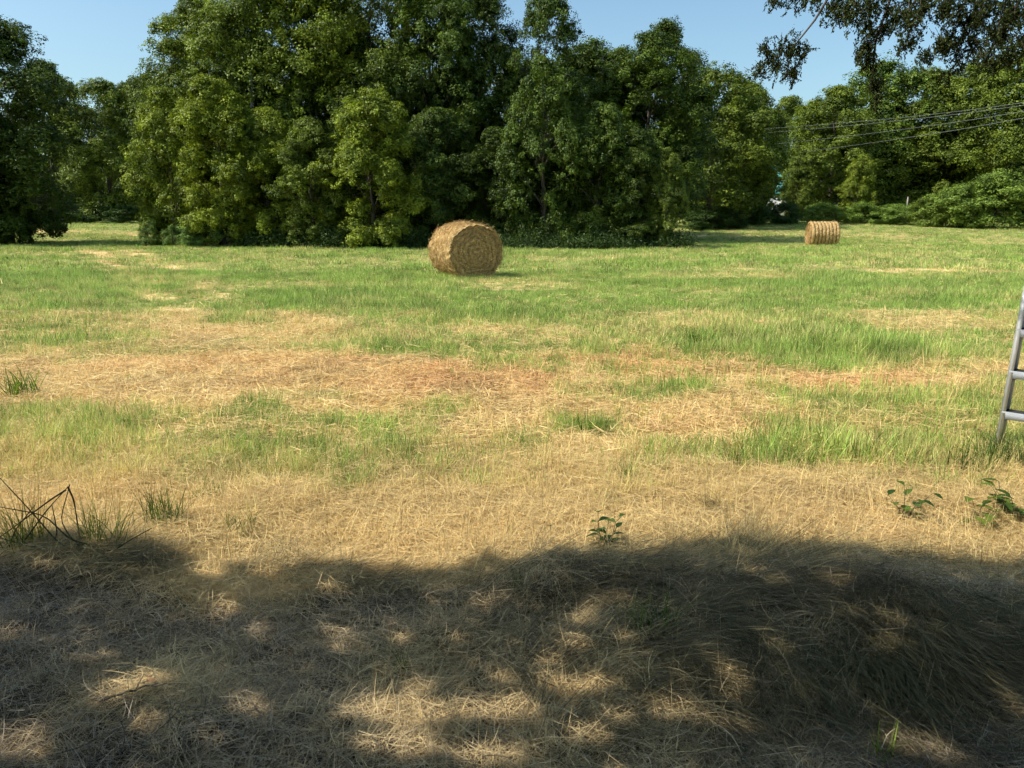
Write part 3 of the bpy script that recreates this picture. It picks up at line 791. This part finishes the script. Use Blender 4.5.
# ------------------------------------------------------------ stepladder
def ladder():
    foot = at(996, 447)
    o = empty('stepladder', (foot[0], foot[1], float(gz(*foot))), R(-46))
    tag(o, 'grey aluminium stepladder standing in the grass at the right edge', 'ladder')
    H = 1.78; bw = .54; tw = .42; lean = math.tan(R(2.2)); D = 1.1
    # local x to the right along the treads, local y away from the climber; left front foot is the origin
    def front(side, z):
        f = z/H; w = bw+(tw-bw)*f; cx = bw/2
        return np.array([cx+side*w/2, lean*z, z])
    def chan(mb, a, b, wx, wy, th=.004):
        # a U channel along a->b, open to the back
        a = np.array(a); b = np.array(b); t = norm(b-a); ax = norm(np.array([1, 0, 0])-t*t[0]); ay = np.cross(t, ax)
        rot = np.stack([ax, ay, t], 1); L_ = np.linalg.norm(b-a); c = (a+b)/2
        mb.box(c, (th, wy, L_), rot); 
        for s in (-1, 1): mb.box(c+ay*s*(wy/2-th/2-.001)+ax*(wx/2+th/2)*1.0, (wx, th, L_), rot)
    for side in (-1, 1):
        mb = MB(); a = front(side, .03); b = front(side, H)
        t = norm(b-a); ax = norm(np.array([1, 0, 0])-t*t[0]); ay = np.cross(t, ax); rot = np.stack([ax, ay, t], 1)
        c = (a+b)/2; L_ = np.linalg.norm(b-a)
        mb.box(c, (.004, .094, L_), rot)
        for s in (-1, 1): mb.box(c+ay*s*.044-ax*side*.0155, (.027, .0045, L_), rot)
        r = mb.build('side_rail', M['alu'], o)
        f = MB(); f.box(front(side, .02)-ax*side*.010, (.036, .088, .075), rot); f.build('rubber_foot', M['black_rubber'], r)
        mb = MB(); a = np.array([bw/2+side*.255, lean*H+D*.62, .02]); b = np.array([bw/2+side*(tw/2-.02), lean*H+.05, H-.02])
        t = norm(b-a); ax = norm(np.array([1, 0, 0])-t*t[0]); ay = np.cross(t, ax); rot = np.stack([ax, ay, t], 1)
        mb.box((a+b)/2, (.022, .04, np.linalg.norm(b-a)), rot); r = mb.build('rear_rail', M['alu'], o)
        f = MB(); f.box(a, (.032, .055, .05), rot); f.build('rubber_foot', M['black_rubber'], r)
    for k in range(5):
        z = .285*(k+1)-.01; l = front(-1, z); r_ = front(1, z); w = r_[0]-l[0]-.012; c = (l+r_)/2
        mb = MB(); mb.box(c, (w, .086, .004))
        mb.box(c+np.array([0, -.0445, -.022]), (w, .004, .052)); mb.box(c+np.array([0, .0445, -.016]), (w, .004, .036))
        t = mb.build('tread', M['alu_dull'], o)
        mb = MB(); mb.box(c+np.array([0, .004, .004]), (w-.02, .070, .003))  # dark slab and ribs added in place of the shadow across the tread
        for q in range(6): mb.box(c+np.array([0, -.024+.011*q, .007]), (w-.03, .005, .004))
        mb.build('shade_strip', M['black_rubber'], t)
        for s in (-1, 1):
            g = MB(); a = c+np.array([s*(w/2-.01), .0, -.02]); b = c+np.array([s*(w/2-.085), 0, -.004])
            g.box(c+np.array([s*(w/2-.008), 0, -.022]), (.004, .05, .034)); g.tube([c+np.array([s*(w/2-.01), -.02, -.075]), c+np.array([s*(w/2-.10), -.02, -.008])], .0045, 6)
            g.build('gusset', M['alu'], t)
    for z in (.35, .9, 1.35):
        f = z/H; y = (lean*H+D*.62)*(1-f)+(lean*H+.05)*f; w = .51*(1-f)+(tw-.04)*f
        mb = MB(); mb.box((bw/2, y+.022, z), (w, .004, .022)); mb.build('rear_brace', M['alu'], o)
    for s in (-1, 1):
        mb = MB(); z = .95; a = front(s, z)+np.array([0, .03, 0]); f = z/H; y = (lean*H+D*.62)*(1-f)+(lean*H+.05)*f
        b = np.array([bw/2+s*(.255*(1-f)+(tw/2-.02)*f), y, z]); m_ = (a+b)/2+np.array([0, 0, -.05])
        mb.box((a+b)/2, (.004, np.linalg.norm(b-a), .018)); mb.build('spreader', M['alu'], o)
    mb = MB(); mb.box((bw/2, lean*H+.02, H+.015), (tw+.06, .20, .035)); mb.box((bw/2, lean*H+.02, H+.035), (tw+.03, .17, .006)); mb.build('top_cap', M['plastic'], o)
ladder()

# ------------------------------------------------------------ pole, post, wires, building
def pole(px, d, topy, name, label, rad, group=None, mat='pale_bark', arm=False, top=None):
    x, y, z = atd(px, topy, d); zb = float(gz(x, y)); z = top or z
    o = empty(name, (x, y, zb)); tag(o, label, name.replace('_', ' '), group)
    mb = MB(); mb.tube([(0, 0, -.3), (0, 0, (z-zb)*.5), (0, 0, z-zb)], [rad, rad*.9, rad*.8], 12); mb.build('shaft', M[mat], o, True)
    if arm:
        mb = MB(); mb.box((0, 0, z-zb-.45), (1.9, .10, .12)); a = mb.build('crossarm', M['bark'], o)
        for q in (-.85, -.3, .3, .85):
            mb = MB(); mb.tube([(q, 0, z-zb-.385), (q, 0, z-zb-.3), (q, 0, z-zb-.22)], [.02, .045, .03], 8); mb.build('insulator', M['white'], a)
    else:
        mb = MB(); mb.tube([(0, 0, z-zb-.01), (0, 0, z-zb+.04)], [rad*.95, rad*.6], 12); mb.build('pole_cap', M['wire'], o)
    return o
pole(250, 43.2, 72, 'utility_pole', 'pale wooden pole sticking out between the light green trees at the left', .11)
pole(908, 70, 197, 'fence_post', 'small grey wooden post among the light green bushes right of the far bale', .07)
px_pole = atd(1190, 60, 19)
pole(1190, 19, 20, 'utility_pole', 'utility pole with crossarm carrying the wires, right of the photo', .13, arm=True, top=6.6)

def wire(pts, label, r=.0075):
    P = np.array([atd(*p) for p in pts]); n = 50
    t = np.linspace(0, 1, n)[:, None]
    # smooth curve through the listed points
    k = np.linspace(0, 1, len(P)); Q = np.stack([np.polyval(np.polyfit(k, P[:, i], 2), t[:, 0]) for i in range(3)], 1)
    mb = MB(); mb.tube(Q, r, 6); o = mb.build('power_line', M['wire'])
    tag(o, label, 'power line', 'power lines crossing in front of the far right trees')
wire([(758, 129, 56), (879, 121, 40), (965, 109, 31), (1024, 99, 27), (1180, 66, 19)], 'uppermost of the wires in front of the far right trees')
wire([(762, 133, 56), (879, 124, 40), (965, 111, 31), (1024, 104, 27), (1186, 72, 19)], 'second wire from the top in front of the far right trees')
wire([(772, 144, 56), (879, 134, 40), (965, 119, 31), (1024, 109, 27), (1192, 74, 19)], 'third wire from the top in front of the far right trees')
wire([(800, 152, 52), (879, 142, 40), (965, 128, 31), (1024, 117, 27), (1198, 80, 19)], 'lowest of the wires in front of the far right trees')

def building():
    x, y, _ = atd(786, 200, 100)
    o = empty('building', (x, y, .8), R(20))
    tag(o, 'white building with a turquoise roof glimpsed between the far trees', 'building')
    w, d, h, rh = 9, 8, 3.2, 3.4
    mb = MB(); mb.box((0, 0, h/2), (w, d, h))
    mb.add([(-w/2, -d/2, h), (w/2, -d/2, h), (0, -d/2, h+rh), (0, -d/2+.02, h+rh)], [(0, 1, 2, 3)])
    mb.add([(-w/2, d/2, h), (w/2, d/2, h), (0, d/2, h+rh), (0, d/2-.02, h+rh)], [(0, 1, 2, 3)])
    mb.build('wall', M['white'], o)
    rf = MB()
    for s in (-1, 1):
        n = 14; a = math.atan2(rh, w/2); Ls = math.hypot(rh, w/2)+.5
        rot = np.array([[math.cos(a), 0, s*math.sin(a)], [0, 1, 0], [-s*math.sin(a), 0, math.cos(a)]])
        c = np.array([s*(w/4+.14), 0, h+rh/2-.02]); rf.box(c, (Ls, d+.8, .06), rot)
        for k in range(n): rf.box(c+rot@np.array([0, -d/2-.3+(d+.6)*k/(n-1), .05]), (Ls, .05, .04), rot)
    rf.build('roof', M['teal'], o)
    for q in (-2.4, 2.2):
        mb = MB(); mb.box((q, -d/2-.03, 1.6), (1.1, .08, 1.2)); f = mb.build('window', M['white'], o)
        mb = MB(); mb.box((q, -d/2-.08, 1.6), (.95, .03, 1.05)); mb.build('pane', M['glass'], f)
    mb = MB(); mb.box((0, -d/2-.03, 1.05), (1.0, .08, 2.1)); mb.build('door', M['teal'], o)
building()

# ------------------------------------------------------------ overhanging cedar
def shade_wanted(x, y):
    """0 where sun reaches the ground, 1 where the tree keeps it dark; x,y on the ground"""
    ex = EDGE; edge = np.interp(x, ex[:, 0], ex[:, 1])
    edge = edge-.04+(vnoise(x*4, y*0, 7)-.5)*.10+(vnoise(x*14, y*9, 8)-.5)*.22
    s = (y < edge).astype(float)
    for q in FLECKS: s = np.where(((x-q[0])/q[2])**2+((y-q[1])/q[3])**2 < 1.0, 0, s)
    wob = .7+.6*vnoise(x*16, y*16, 77)
    for px, py, rx, ry in [(342, 633, .07, .035), (405, 716, .19, .075), (410, 748, .13, .055), (500, 712, .16, .05), (585, 688, .13, .05),
                           (430, 690, .06, .03), (145, 690, .11, .055), (120, 708, .07, .04), (588, 652, .07, .035), (505, 606, .08, .03),
                           (690, 716, .10, .05), (600, 742, .07, .04), (745, 700, .05, .03), (15, 640, .06, .04), (20, 745, .13, .06),
                           (860, 606, .09, .05), (765, 572, .06, .035), (440, 602, .05, .02), (900, 566, .05, .03), (925, 750, .11, .06), (820, 707, .03, .02),
                           (500, 760, .1, .04), (610, 615, .06, .03), (560, 665, .05, .02), (265, 715, .05, .03)]:
        c = at(px, py); s = np.where(((x-c[0])/(rx+.012))**2+((y-c[1])/(ry+.02))**2 < wob, 0, s)
    return s

_r = np.random.default_rng(9)
FLECKS = [(_r.uniform(-2.6, 2.6), _r.uniform(1.7, 3.3), _r.uniform(.04, .07), _r.uniform(.035, .06)) for _ in range(42)]
def cedar():
    rng = np.random.default_rng(500)
    TX, TY = 1.6, -2.6
    o = empty('cedar_tree', (TX, TY, 0)); tag(o, 'old cedar standing behind the viewer, its dark branches hanging into the top right corner', 'tree')
    o0 = np.array([TX, TY, 0])
    mb = MB()
    trunk = np.array([(0, 0, -.3), (0, .02, .6), (.05, .05, 2), (-.1, .1, 4), (-.2, .2, 6), (-.3, .2, 9)])
    mb.tube(trunk, [.42, .30, .26, .22, .17, .06], 14)
    # boughs
    tips = []
    for k in range(26):
        z = rng.uniform(2.9, 7.5); a = rng.uniform(0, 2*math.pi); ln = rng.uniform(3.0, 5.5)*(1-.4*max(0, z-5)/3)
        if k < 13: a = R(150)+rng.normal(0, .5); ln = rng.uniform(4, 7.5)
        s = np.array([0, 0, z]); e = s+np.array([math.cos(a)*ln, math.sin(a)*ln, rng.uniform(-.6, 1.2)])
        ew = e+o0
        if ew[1] > .2 and ew[2] < 1.6+.25*ew[1]+1.0: e[2] += 1.6
        q = [s*(1-u)+e*u+np.array([0, 0, .5*math.sin(u*math.pi)])+rng.normal(0, .06, 3)*(u > 0) for u in np.linspace(0, 1, 7)]
        mb.tube(q, np.linspace(.09, .015, 7), 7); tips.append(q)
    # the bough reaching into view
    def W(px, py, d): return atd(px, py, d)-o0
    br = MB()
    main = [np.array([0, .05, 3.4]), np.array([1.0, 2.2, 4.0]), W(1180, -190, 3.6), W(1080, -80, 4.2), W(990, -30, 4.6), W(900, -22, 4.9)]
    mb.tube(main, [.10, .075, .05, .035, .025, .016], 8)
    mb.build('trunk', M['bark'], o, True)
    limbs = []
    limbs.append([W(900, -22, 4.9), W(860, -40, 5.0), W(830, -5, 5.0), W(815, 20, 5.0), W(795, 45, 5.0), W(785, 78, 5.0)])
    limbs.append([W(990, -30, 4.6), W(975, 10, 4.6), W(962, 40, 4.6), W(940, 56, 4.6)])
    limbs.append([W(930, -24, 4.8), W(890, 0, 4.8), W(876, 40, 4.8), W(870, 95, 4.8)])
    limbs.append([W(1040, -50, 4.4), W(1020, 0, 4.4), W(1002, 28, 4.4), W(985, 62, 4.4)])
    limbs.append([W(1060, -60, 4.3), W(1050, 0, 4.3), W(1030, 40, 4.3)])
    limbs.append([W(900, -22, 4.9), W(850, -35, 5.1), W(800, -22, 5.2), W(765, -2, 5.2)])
    limbs.append([W(960, -26, 4.7), W(920, -4, 4.9), W(900, 18, 4.9), W(888, 40, 4.9)])
    for l in limbs: br.tube(l, np.linspace(.011, .003, len(l)), 6)
    # sprays hanging in view: (pixel, radius m, count)
    SP = []
    def cl(px, py, d, r, n): SP.append((W(px, py, d), r, n))
    for px, py, d, r, n in [(790, 48, 5, .09, 26), (775, 60, 5, .10, 34), (760, 70, 5, .05, 8), (792, 72, 5, .05, 16), (800, 48, 5, .05, 12),
                            (835, 5, 5, .10, 34), (850, 12, 4.9, .09, 30), (870, 5, 4.8, .10, 36), (893, 8, 4.8, .10, 36), (868, 25, 4.8, .05, 16), (868, 45, 4.8, .06, 22),
                            (872, 62, 4.8, .045, 14), (876, 84, 4.8, .035, 13), (878, 100, 4.8, .025, 8), (862, 52, 4.8, .05, 14), (885, 30, 4.9, .06, 16),
                            (905, 20, 4.7, .08, 24), (912, 38, 4.7, .05, 12), (920, 6, 4.7, .11, 40), (945, 8, 4.6, .11, 44), (940, 45, 4.6, .06, 16), (925, 55, 4.6, .05, 12),
                            (952, 40, 4.6, .07, 22), (965, 15, 4.6, .11, 44), (985, 12, 4.5, .12, 50), (975, 45, 4.6, .08, 34), (1000, 38, 4.4, .09, 40),
                            (1010, 12, 4.4, .12, 54), (990, 60, 4.4, .06, 20), (1024, 40, 4.3, .10, 40), (1035, 10, 4.3, .13, 50), (1050, 45, 4.3, .1, 36),
                            (775, 0, 5.2, .05, 12), (795, -5, 5.2, .08, 20), (815, -3, 5.1, .06, 20), (1010, 62, 4.4, .04, 8), (958, 62, 4.6, .05, 12), (948, 75, 4.6, .03, 5),
                            (940, 100, 4.6, .0, 0), (902, 48, 4.7, .03, 6), (840, 18, 5, .05, 10), (765, 48, 5, .05, 8), (1100, 20, 4.2, .15, 60), (1080, -20, 4.2, .2, 80), (1000, -40, 4.5, .2, 90), (930, -40, 4.8, .2, 80)]:
        cl(px, py, d, r, n)
    Cs = []; Ds = []
    for c, r, n in SP:
        for i in range(int(n*1.25)):
            g = norm(rng.normal(0, 1, 3))*r*rng.uniform(.1, 1.2)
            Cs.append(c+g*np.array([1, 1, 1.05])); Ds.append(norm(np.array([rng.normal(0, .6), rng.normal(0, .6), -.75])))
    Cs = np.array(Cs); Ds = np.array(Ds); nl = 30
    def sprays(Cs, Ds, nl, ln, leaf, spread):
        n = len(Cs); j = np.repeat(np.arange(n), nl); m = n*nl
        u = rng.uniform(0, 1, (m, 1)); sd = norm(np.cross(Ds, rng.normal(0, 1, (n, 3))))[j]
        P = Cs[j]+Ds[j]*ln*(u-.3)+sd*rng.normal(0, spread, (m, 1))*(1.1-u)+rng.normal(0, spread*.3, (m, 3))
        axis = norm(Ds[j]+sd*rng.normal(0, .7, (m, 1))+rng.normal(0, .3, (m, 3)))
        nn_ = norm(np.cross(axis, rng.normal(0, 1, (m, 3)))); b = np.cross(axis, nn_)
        s = leaf*rng.uniform(.6, 1.4, (m, 1)); V = np.empty((m, 4, 3))
        V[:, 0] = P-axis*s*.5; V[:, 1] = P+b*s*.22; V[:, 2] = P+axis*s*.5; V[:, 3] = P-b*s*.22
        return V.reshape(-1, 3), np.arange(m*4).reshape(m, 4), np.repeat(rng.uniform(0, 1, m)*.6+rng.uniform(0, .4, n)[j], 4)
    V, Fq, a = sprays(Cs, Ds, nl, .08, .0165, .014)
    h = new_obj('hanging_sprays', mesh_np('hanging_sprays', V, Fq, {'rnd': a}), o, M['cedar'])
    for i in range(0, len(Cs), 2):
        br.tube([Cs[i]-Ds[i]*.05, Cs[i]+Ds[i]*.05], [.0016, .0008], 3)
    br.build('branch', M['bark'], o)
    # main crown: kept off the places the sun reaches
    n = 440000
    gx = rng.uniform(-7.5, 9, n); gy = rng.uniform(-8, 3.8, n); hz = rng.uniform(3.05, 4.6, n)+rng.uniform(0, 2, n)*(rng.uniform(0, 1, n) < .3)
    near = (gx > -3.4)&(gx < 3.4)&(gy > 1.6)
    Q = np.stack([gx, gy, 0*gx], 1)+S[None, :]*(hz/S[2])[:, None]
    sw = shade_wanted(gx, gy)
    clump = fbm(Q[:, 0]*1.3+Q[:, 2], Q[:, 1]*1.3-Q[:, 2]*.7, 200, 2)
    keep = (sw > .5)&np.where(near, rng.uniform(0, 1, n) < .95, (clump > .28)&(rng.uniform(0, 1, n) < .42))
    infr = (Q[:, 1] > .2)&(Q[:, 2] < 1.6+.30*Q[:, 1]+.25)
    keep &= ~infr
    Q = Q[keep]-o0
    Dd = norm(rng.normal(0, .6, (len(Q), 3))+np.array([0, 0, -.5]))
    V, Fq, a = sprays(Q, Dd, 10, .06, .044, .016)
    new_obj('crown', mesh_np('crown', V, Fq, {'rnd': a}), o, M['cedar'])
cedar()

# ------------------------------------------------------------ small plants and litter near the camera
def leaf_shape(mb, base, d, up, ln, w, a):
    side = norm(np.cross(d, up)); up2 = np.cross(side, d)
    prof = [(0, .05), (.2, .75), (.45, 1), (.75, .6), (1, .03)]
    V = []
    for f, q in prof:
        c = base+d*ln*f-up2*ln*.25*f*f
        V += [c-side*w*q/2+up2*w*q*.15, c, c+side*w*q/2+up2*w*q*.15]
    Fq = []
    for k in range(4):
        for s in (0, 1): Fq.append((3*k+s, 3*k+s+1, 3*k+s+4, 3*k+s+3))
    mb.add(V, Fq, a)

def weed(px, py, h, ns, nl, ls, label, tint=(1, 1, 1), seed=0, spread=.3):
    rng = np.random.default_rng(seed+900); p = at(px, py)
    o = empty('weed', (p[0], p[1], float(gz(*p)))); tag(o, label, 'weed', 'leafy weeds between straw and shade')
    st = MB(); lf = MB()
    for k in range(ns):
        a = rng.uniform(0, 6.28); d = norm(np.array([math.cos(a)*spread, math.sin(a)*spread, 1])); hh = h*rng.uniform(.6, 1.1)
        pts = [d*hh*f+np.array([0, 0, -.02])+rng.normal(0, .006, 3)*(f > 0)+np.array([math.cos(a), math.sin(a), 0])*spread*.25*hh*f*f for f in np.linspace(0, 1, 5)]
        st.tube(pts, np.linspace(.0028, .0012, 5), 5)
        for q in range(nl):
            f = (q+1)/nl; i = min(4, int(f*4)); b = pts[i]; aa = rng.uniform(0, 6.28)
            dd = norm(np.array([math.cos(aa), math.sin(aa), rng.uniform(-.2, .6)])); leaf_shape(lf, b, dd, np.array([0, 0, 1.]), ls*rng.uniform(.6, 1.2), ls*.6*rng.uniform(.7, 1.1), rng.uniform())
    st.build('stem', M['darkstalk'], o); l = lf.build('leaves', M['weed'], o); l.color = (*tint, 1)
weed(606, 552, .21, 6, 4, .065, 'dark little weed on the shadow edge at centre, round leaves against the straw', (.5, .6, .6), 1)
weed(905, 520, .19, 5, 5, .075, 'small leafy weed in the straw, left of the pair at the right', (.8, .9, .7), 2, .5)
weed(978, 525, .19, 5, 5, .085, 'broad leaved bright weed in the straw near the right edge', (1.1, 1.1, .7), 3, .5)
weed(1012, 522, .22, 5, 6, .08, 'leafy weed running out of the photo at the right edge', (.95, 1, .7), 4, .5)
weed(545, 535, .09, 3, 4, .02, 'tiny grey-green weed left of the dark one on the shadow edge', (.8, .9, .9), 5, .4)

def grass_clump(px, py, nb, h, w, label, col, seed, rad=.06, lean=.35, name='grass_clump', curl=.5, cat='grass clump', group='separate grass clumps near the camera'):
    rng = np.random.default_rng(seed+300); p = at(px, py)
    t = make_tuft(name, rng, nb, rad, h, w, lean, curl, None, 5) if False else None
    V = []; Fq = []; rn = []; n = 0
    for b in range(nb):
        a0 = rng.uniform(0, 6.28); base = np.array([math.cos(a0), math.sin(a0), 0])*rad*math.sqrt(rng.uniform())
        th = rng.uniform(0, 6.28); el = math.pi/2-abs(rng.normal(0, lean)); hh = h*rng.uniform(.45, 1.2)
        d = np.array([math.cos(th)*math.cos(el), math.sin(th)*math.cos(el), math.sin(el)]); side = norm(np.cross(d, [0, 0, 1.])+rng.normal(0, .1, 3))
        q = base.copy(); ww = w*rng.uniform(.7, 1.2); r0 = rng.uniform(); bd = abs(rng.normal(0, curl))
        for k in range(6):
            f = k/5; u = ww*(1-.85*f**1.5)/2
            V += [q-side*u, q+side*u]; rn += [r0, r0]
            if k < 5: Fq.append((n+2*k, n+2*k+1, n+2*k+3, n+2*k+2))
            d = norm(d+np.array([math.cos(th), math.sin(th), -.6])*bd*.2); q = q+d*hh/5; q[2] = max(q[2], .004)
        n += 12
    me = mesh_np(name, V, Fq, {'rnd': rn}); o = new_obj(name, me, None, M['weed']); o.color = (*col, 1)
    o.location = (p[0], p[1], float(gz(*p))-.005); tag(o, label, cat, group)
for i, a in enumerate([
    (165, 530, 120, .21, .006, 'dark green grass clump with bent blades beside the dead stalks at the left', (.7, .8, .7)),
    (212, 502, 80, .12, .004, 'small round green grass clump in the sunlit straw at the left', (.9, 1, .7)),
    (22, 395, 90, .30, .012, 'taller green clump standing in the dry band at the left edge', (.9, 1, .8)),
    (590, 428, 80, .14, .008, 'low green clump in the dry straw right of centre', (1.2, 1.2, .7)),
    (655, 645, 70, .17, .005, 'green grass clump growing in the shaded lying grass at centre', (.8, .95, .6)),
    (400, 672, 16, .11, .004, 'thin green clump in the shade left of centre', (.8, .9, .6)),
    (882, 765, 22, .12, .005, 'bright green blades at the bottom edge, lower right', (1.2, 1.3, .7)),
    (740, 470, 60, .26, .006, 'tall pale grass clump in the sunlit band right of centre', (1.3, 1.2, .8)),
    (625, 480, 40, .20, .005, 'thin upright grey-green clump in the sunlit straw at centre', (1.3, 1.3, 1.0)),
    (1003, 466, 260, .24, .006, 'dense dark green clump around the foot of the stepladder', (.55, .7, .6)),
    (968, 472, 160, .20, .006, 'olive clump just left of the stepladder foot', (.8, .85, .6)),
    (345, 545, 14, .09, .004, 'tiny sprig of grass on the shadow edge left of centre', (.8, .8, .5)),
    (240, 545, 14, .12, .005, 'single upright green sprig in the sunlit straw at the left', (1, 1.1, .6)),
    (105, 560, 130, .30, .005, 'thick olive clump at the root of the dark bent stalks', (.8, .85, .6)),
    (30, 565, 150, .30, .004, 'straggly dry clump left of the dark bent stalks', (1.5, 1.2, .8)),
    (240, 535, 60, .13, .004, 'low dark green clump right of the bigger one at the left shadow edge', (.7, .8, .6)),
    (800, 470, 60, .24, .006, 'upright green clump in the sunlit band, second from the stepladder', (1.2, 1.2, .7)),
    (860, 462, 80, .22, .006, 'wide fresh green clump in the sunlit band at the right', (1.1, 1.2, .7)),
    (690, 345, 90, .24, .012, 'bright green clump at the near edge of the green field right of centre', (1.1, 1.2, .7)),
    (520, 600, 26, .12, .004, 'olive grass clump just inside the shadow edge at centre', (.8, .85, .6))]):
    grass_clump(*a, seed=i, rad=.15 if a[0] in (22, 590, 1003, 968) else (.09 if a[2] > 45 else .03))

def bent_stalks():
    rng = np.random.default_rng(42); c = at(70, 570); z0 = float(gz(*c))
    o = empty('dead_stalks', (c[0], c[1], z0)); tag(o, 'dark bent dead stalks arching up out of the grass at the left edge', 'dead stalks')
    c3 = np.array([c[0], c[1], z0]); dd = c[1]
    def W(px, py, k=0): return atd(px, py, dd+k)-c3
    for pts in [[(-10, 600), (20, 560), (45, 512), (68, 487)], [(68, 487), (74, 500), (80, 540), (85, 572)], [(85, 575), (60, 545), (30, 510), (0, 478)],
                [(95, 580), (70, 560), (35, 548), (-10, 535)], [(66, 490), (50, 500), (10, 530), (-12, 545)], [(90, 575), (72, 540), (60, 520), (70, 484)],
                [(100, 590), (70, 540), (45, 515), (0, 507)], [(40, 590), (50, 560), (58, 535), (52, 505)], [(110, 585), (116, 560), (130, 540), (152, 528)], [(20, 590), (10, 560), (15, 530), (35, 505)]]:
        P = np.array([W(x, y, rng.uniform(-.06, .06)) for x, y in pts])
        P[:, 2] = np.maximum(P[:, 2], 0); k = np.linspace(0, 1, len(P)); t = np.linspace(0, 1, 14)
        Q = np.stack([np.interp(t, k, P[:, i]) for i in range(3)], 1); Q[1:-1] = (Q[:-2]+Q[1:-1]*2+Q[2:])/4
        mb = MB(); mb.tube(Q, np.linspace(.0046, .002, 14), 5); mb.build('stalk', M['darkstalk'], o, True)
bent_stalks()

def twig(pts, r, label, mat, name='twig', lift=.015):
    P = []
    for px, py in pts:
        p = at(px, py); P.append((p[0], p[1], float(gz(*p))+lift+.01))
    P = np.array(P); o = empty(name, tuple(P[0])); tag(o, label, 'twig', 'fallen twigs in the shaded litter')
    P = P-P[0]; k = np.linspace(0, 1, len(P)); t = np.linspace(0, 1, 12); rng = np.random.default_rng(int(pts[0][0]))
    Q = np.stack([np.interp(t, k, P[:, i]) for i in range(3)], 1)+rng.normal(0, .003, (12, 3))
    mb = MB(); mb.tube(Q, np.linspace(r, r*.35, 12), 6); mb.build('stem', M[mat], o, True)
    for q in (3, 6, 8):
        mb = MB(); e = Q[q]+norm(rng.normal(0, 1, 3)*np.array([1, 1, .15]))*.09+np.array([0, 0, .012]); mb.tube([Q[q], (Q[q]+e)/2+rng.normal(0, .004, 3), e], [r*.5, r*.4, r*.2], 5); mb.build('side_shoot', M[mat], o, True)
twig([(722, 588), (748, 606), (775, 628)], .0035, 'pale forked twig on the shaded grass right of centre', 'pale_twig')
twig([(760, 615), (800, 628), (860, 642)], .004, 'longer pale brown twig pointing right from the forked one', 'pale_twig')
twig([(100, 715), (135, 706), (160, 702)], .005, 'dark crooked twig in the sun patch at the lower left', 'twig')
twig([(640, 664), (700, 655), (760, 660)], .004, 'thin dark twig lying across the shade right of centre', 'twig')
twig([(880, 512), (850, 505), (800, 500)], .004, 'thin dry twig in the sunlit straw at the right', 'twig')

def dead_leaf(px, py, label, ln, rz):
    p = at(px, py); o = empty('dead_leaf', (p[0], p[1], float(gz(*p))+.025), rz); tag(o, label, 'dead leaf', 'fallen leaves')
    mb = MB(); leaf_shape(mb, np.zeros(3), norm(np.array([1, .1, .15])), np.array([0, 0, 1.]), ln, ln*.6, .5); mb.build('blade', M['deadleaf'], o, True)
    mb = MB(); mb.tube([(0, 0, 0), (-.02, 0, .004)], [.0012, .0008], 5); mb.build('stalk', M['twig'], o)
dead_leaf(146, 698, 'light brown dead leaf in the sun patch at the lower left', .05, .3)
dead_leaf(776, 617, 'small pale dead leaf beside the pale twigs', .035, 2.0)
dead_leaf(818, 668, 'rusty dead leaf in the shade at the right', .04, 1.0)

# ------------------------------------------------------------ light, sky, camera
w = bpy.data.worlds.new('World'); SC.world = w; w.use_nodes = True
t = w.node_tree; t.nodes.clear()
out = t.nodes.new('ShaderNodeOutputWorld'); bg = t.nodes.new('ShaderNodeBackground'); sky = t.nodes.new('ShaderNodeTexSky')
sky.sky_type = 'NISHITA'; sky.sun_disc = False; sky.sun_elevation = SUN_EL
sky.sun_rotation = math.atan2(SUNH[0], SUNH[1]); sky.altitude = 100; sky.air_density = 1.0; sky.dust_density = 2.2; sky.ozone_density = 1.5
bg.inputs[1].default_value = .15
hs = mixc(t, 1.0, sky.outputs[0], (1.10, 1.28, 1.24), 'MULTIPLY'); t.links.new(hs, bg.inputs[0]); t.links.new(bg.outputs[0], out.inputs[0])
sl = bpy.data.lights.new('sun', 'SUN'); sl.energy = 5.0; sl.angle = R(.53); sl.color = (1, .955, .87)
so = bpy.data.objects.new('sun', sl); COL.objects.link(so)
so.rotation_euler = Vector(S).to_track_quat('Z', 'Y').to_euler(); so.location = tuple(S*60)
cam = bpy.data.cameras.new('camera'); co = bpy.data.objects.new('camera', cam); COL.objects.link(co)
cam.sensor_width = 36; cam.lens = F/1024*36; cam.clip_end = 3000; cam.clip_start = .05
co.location = (0, 0, CAMH+float(gz(0, 0))*0); co.rotation_euler = (math.pi/2-PITCH, 0, 0); SC.camera = co
SC.view_settings.view_transform = 'Standard'; SC.view_settings.look = 'None'; SC.view_settings.exposure = 0; SC.view_settings.gamma = 1
SC.render.engine = 'CYCLES'
SC.cycles.use_denoising = True
SC.cycles.use_adaptive_sampling = True; SC.cycles.adaptive_threshold = .035; SC.cycles.adaptive_min_samples = 12
SC.cycles.max_bounces = 5; SC.cycles.diffuse_bounces = 4; SC.cycles.glossy_bounces = 1; SC.cycles.transmission_bounces = 4
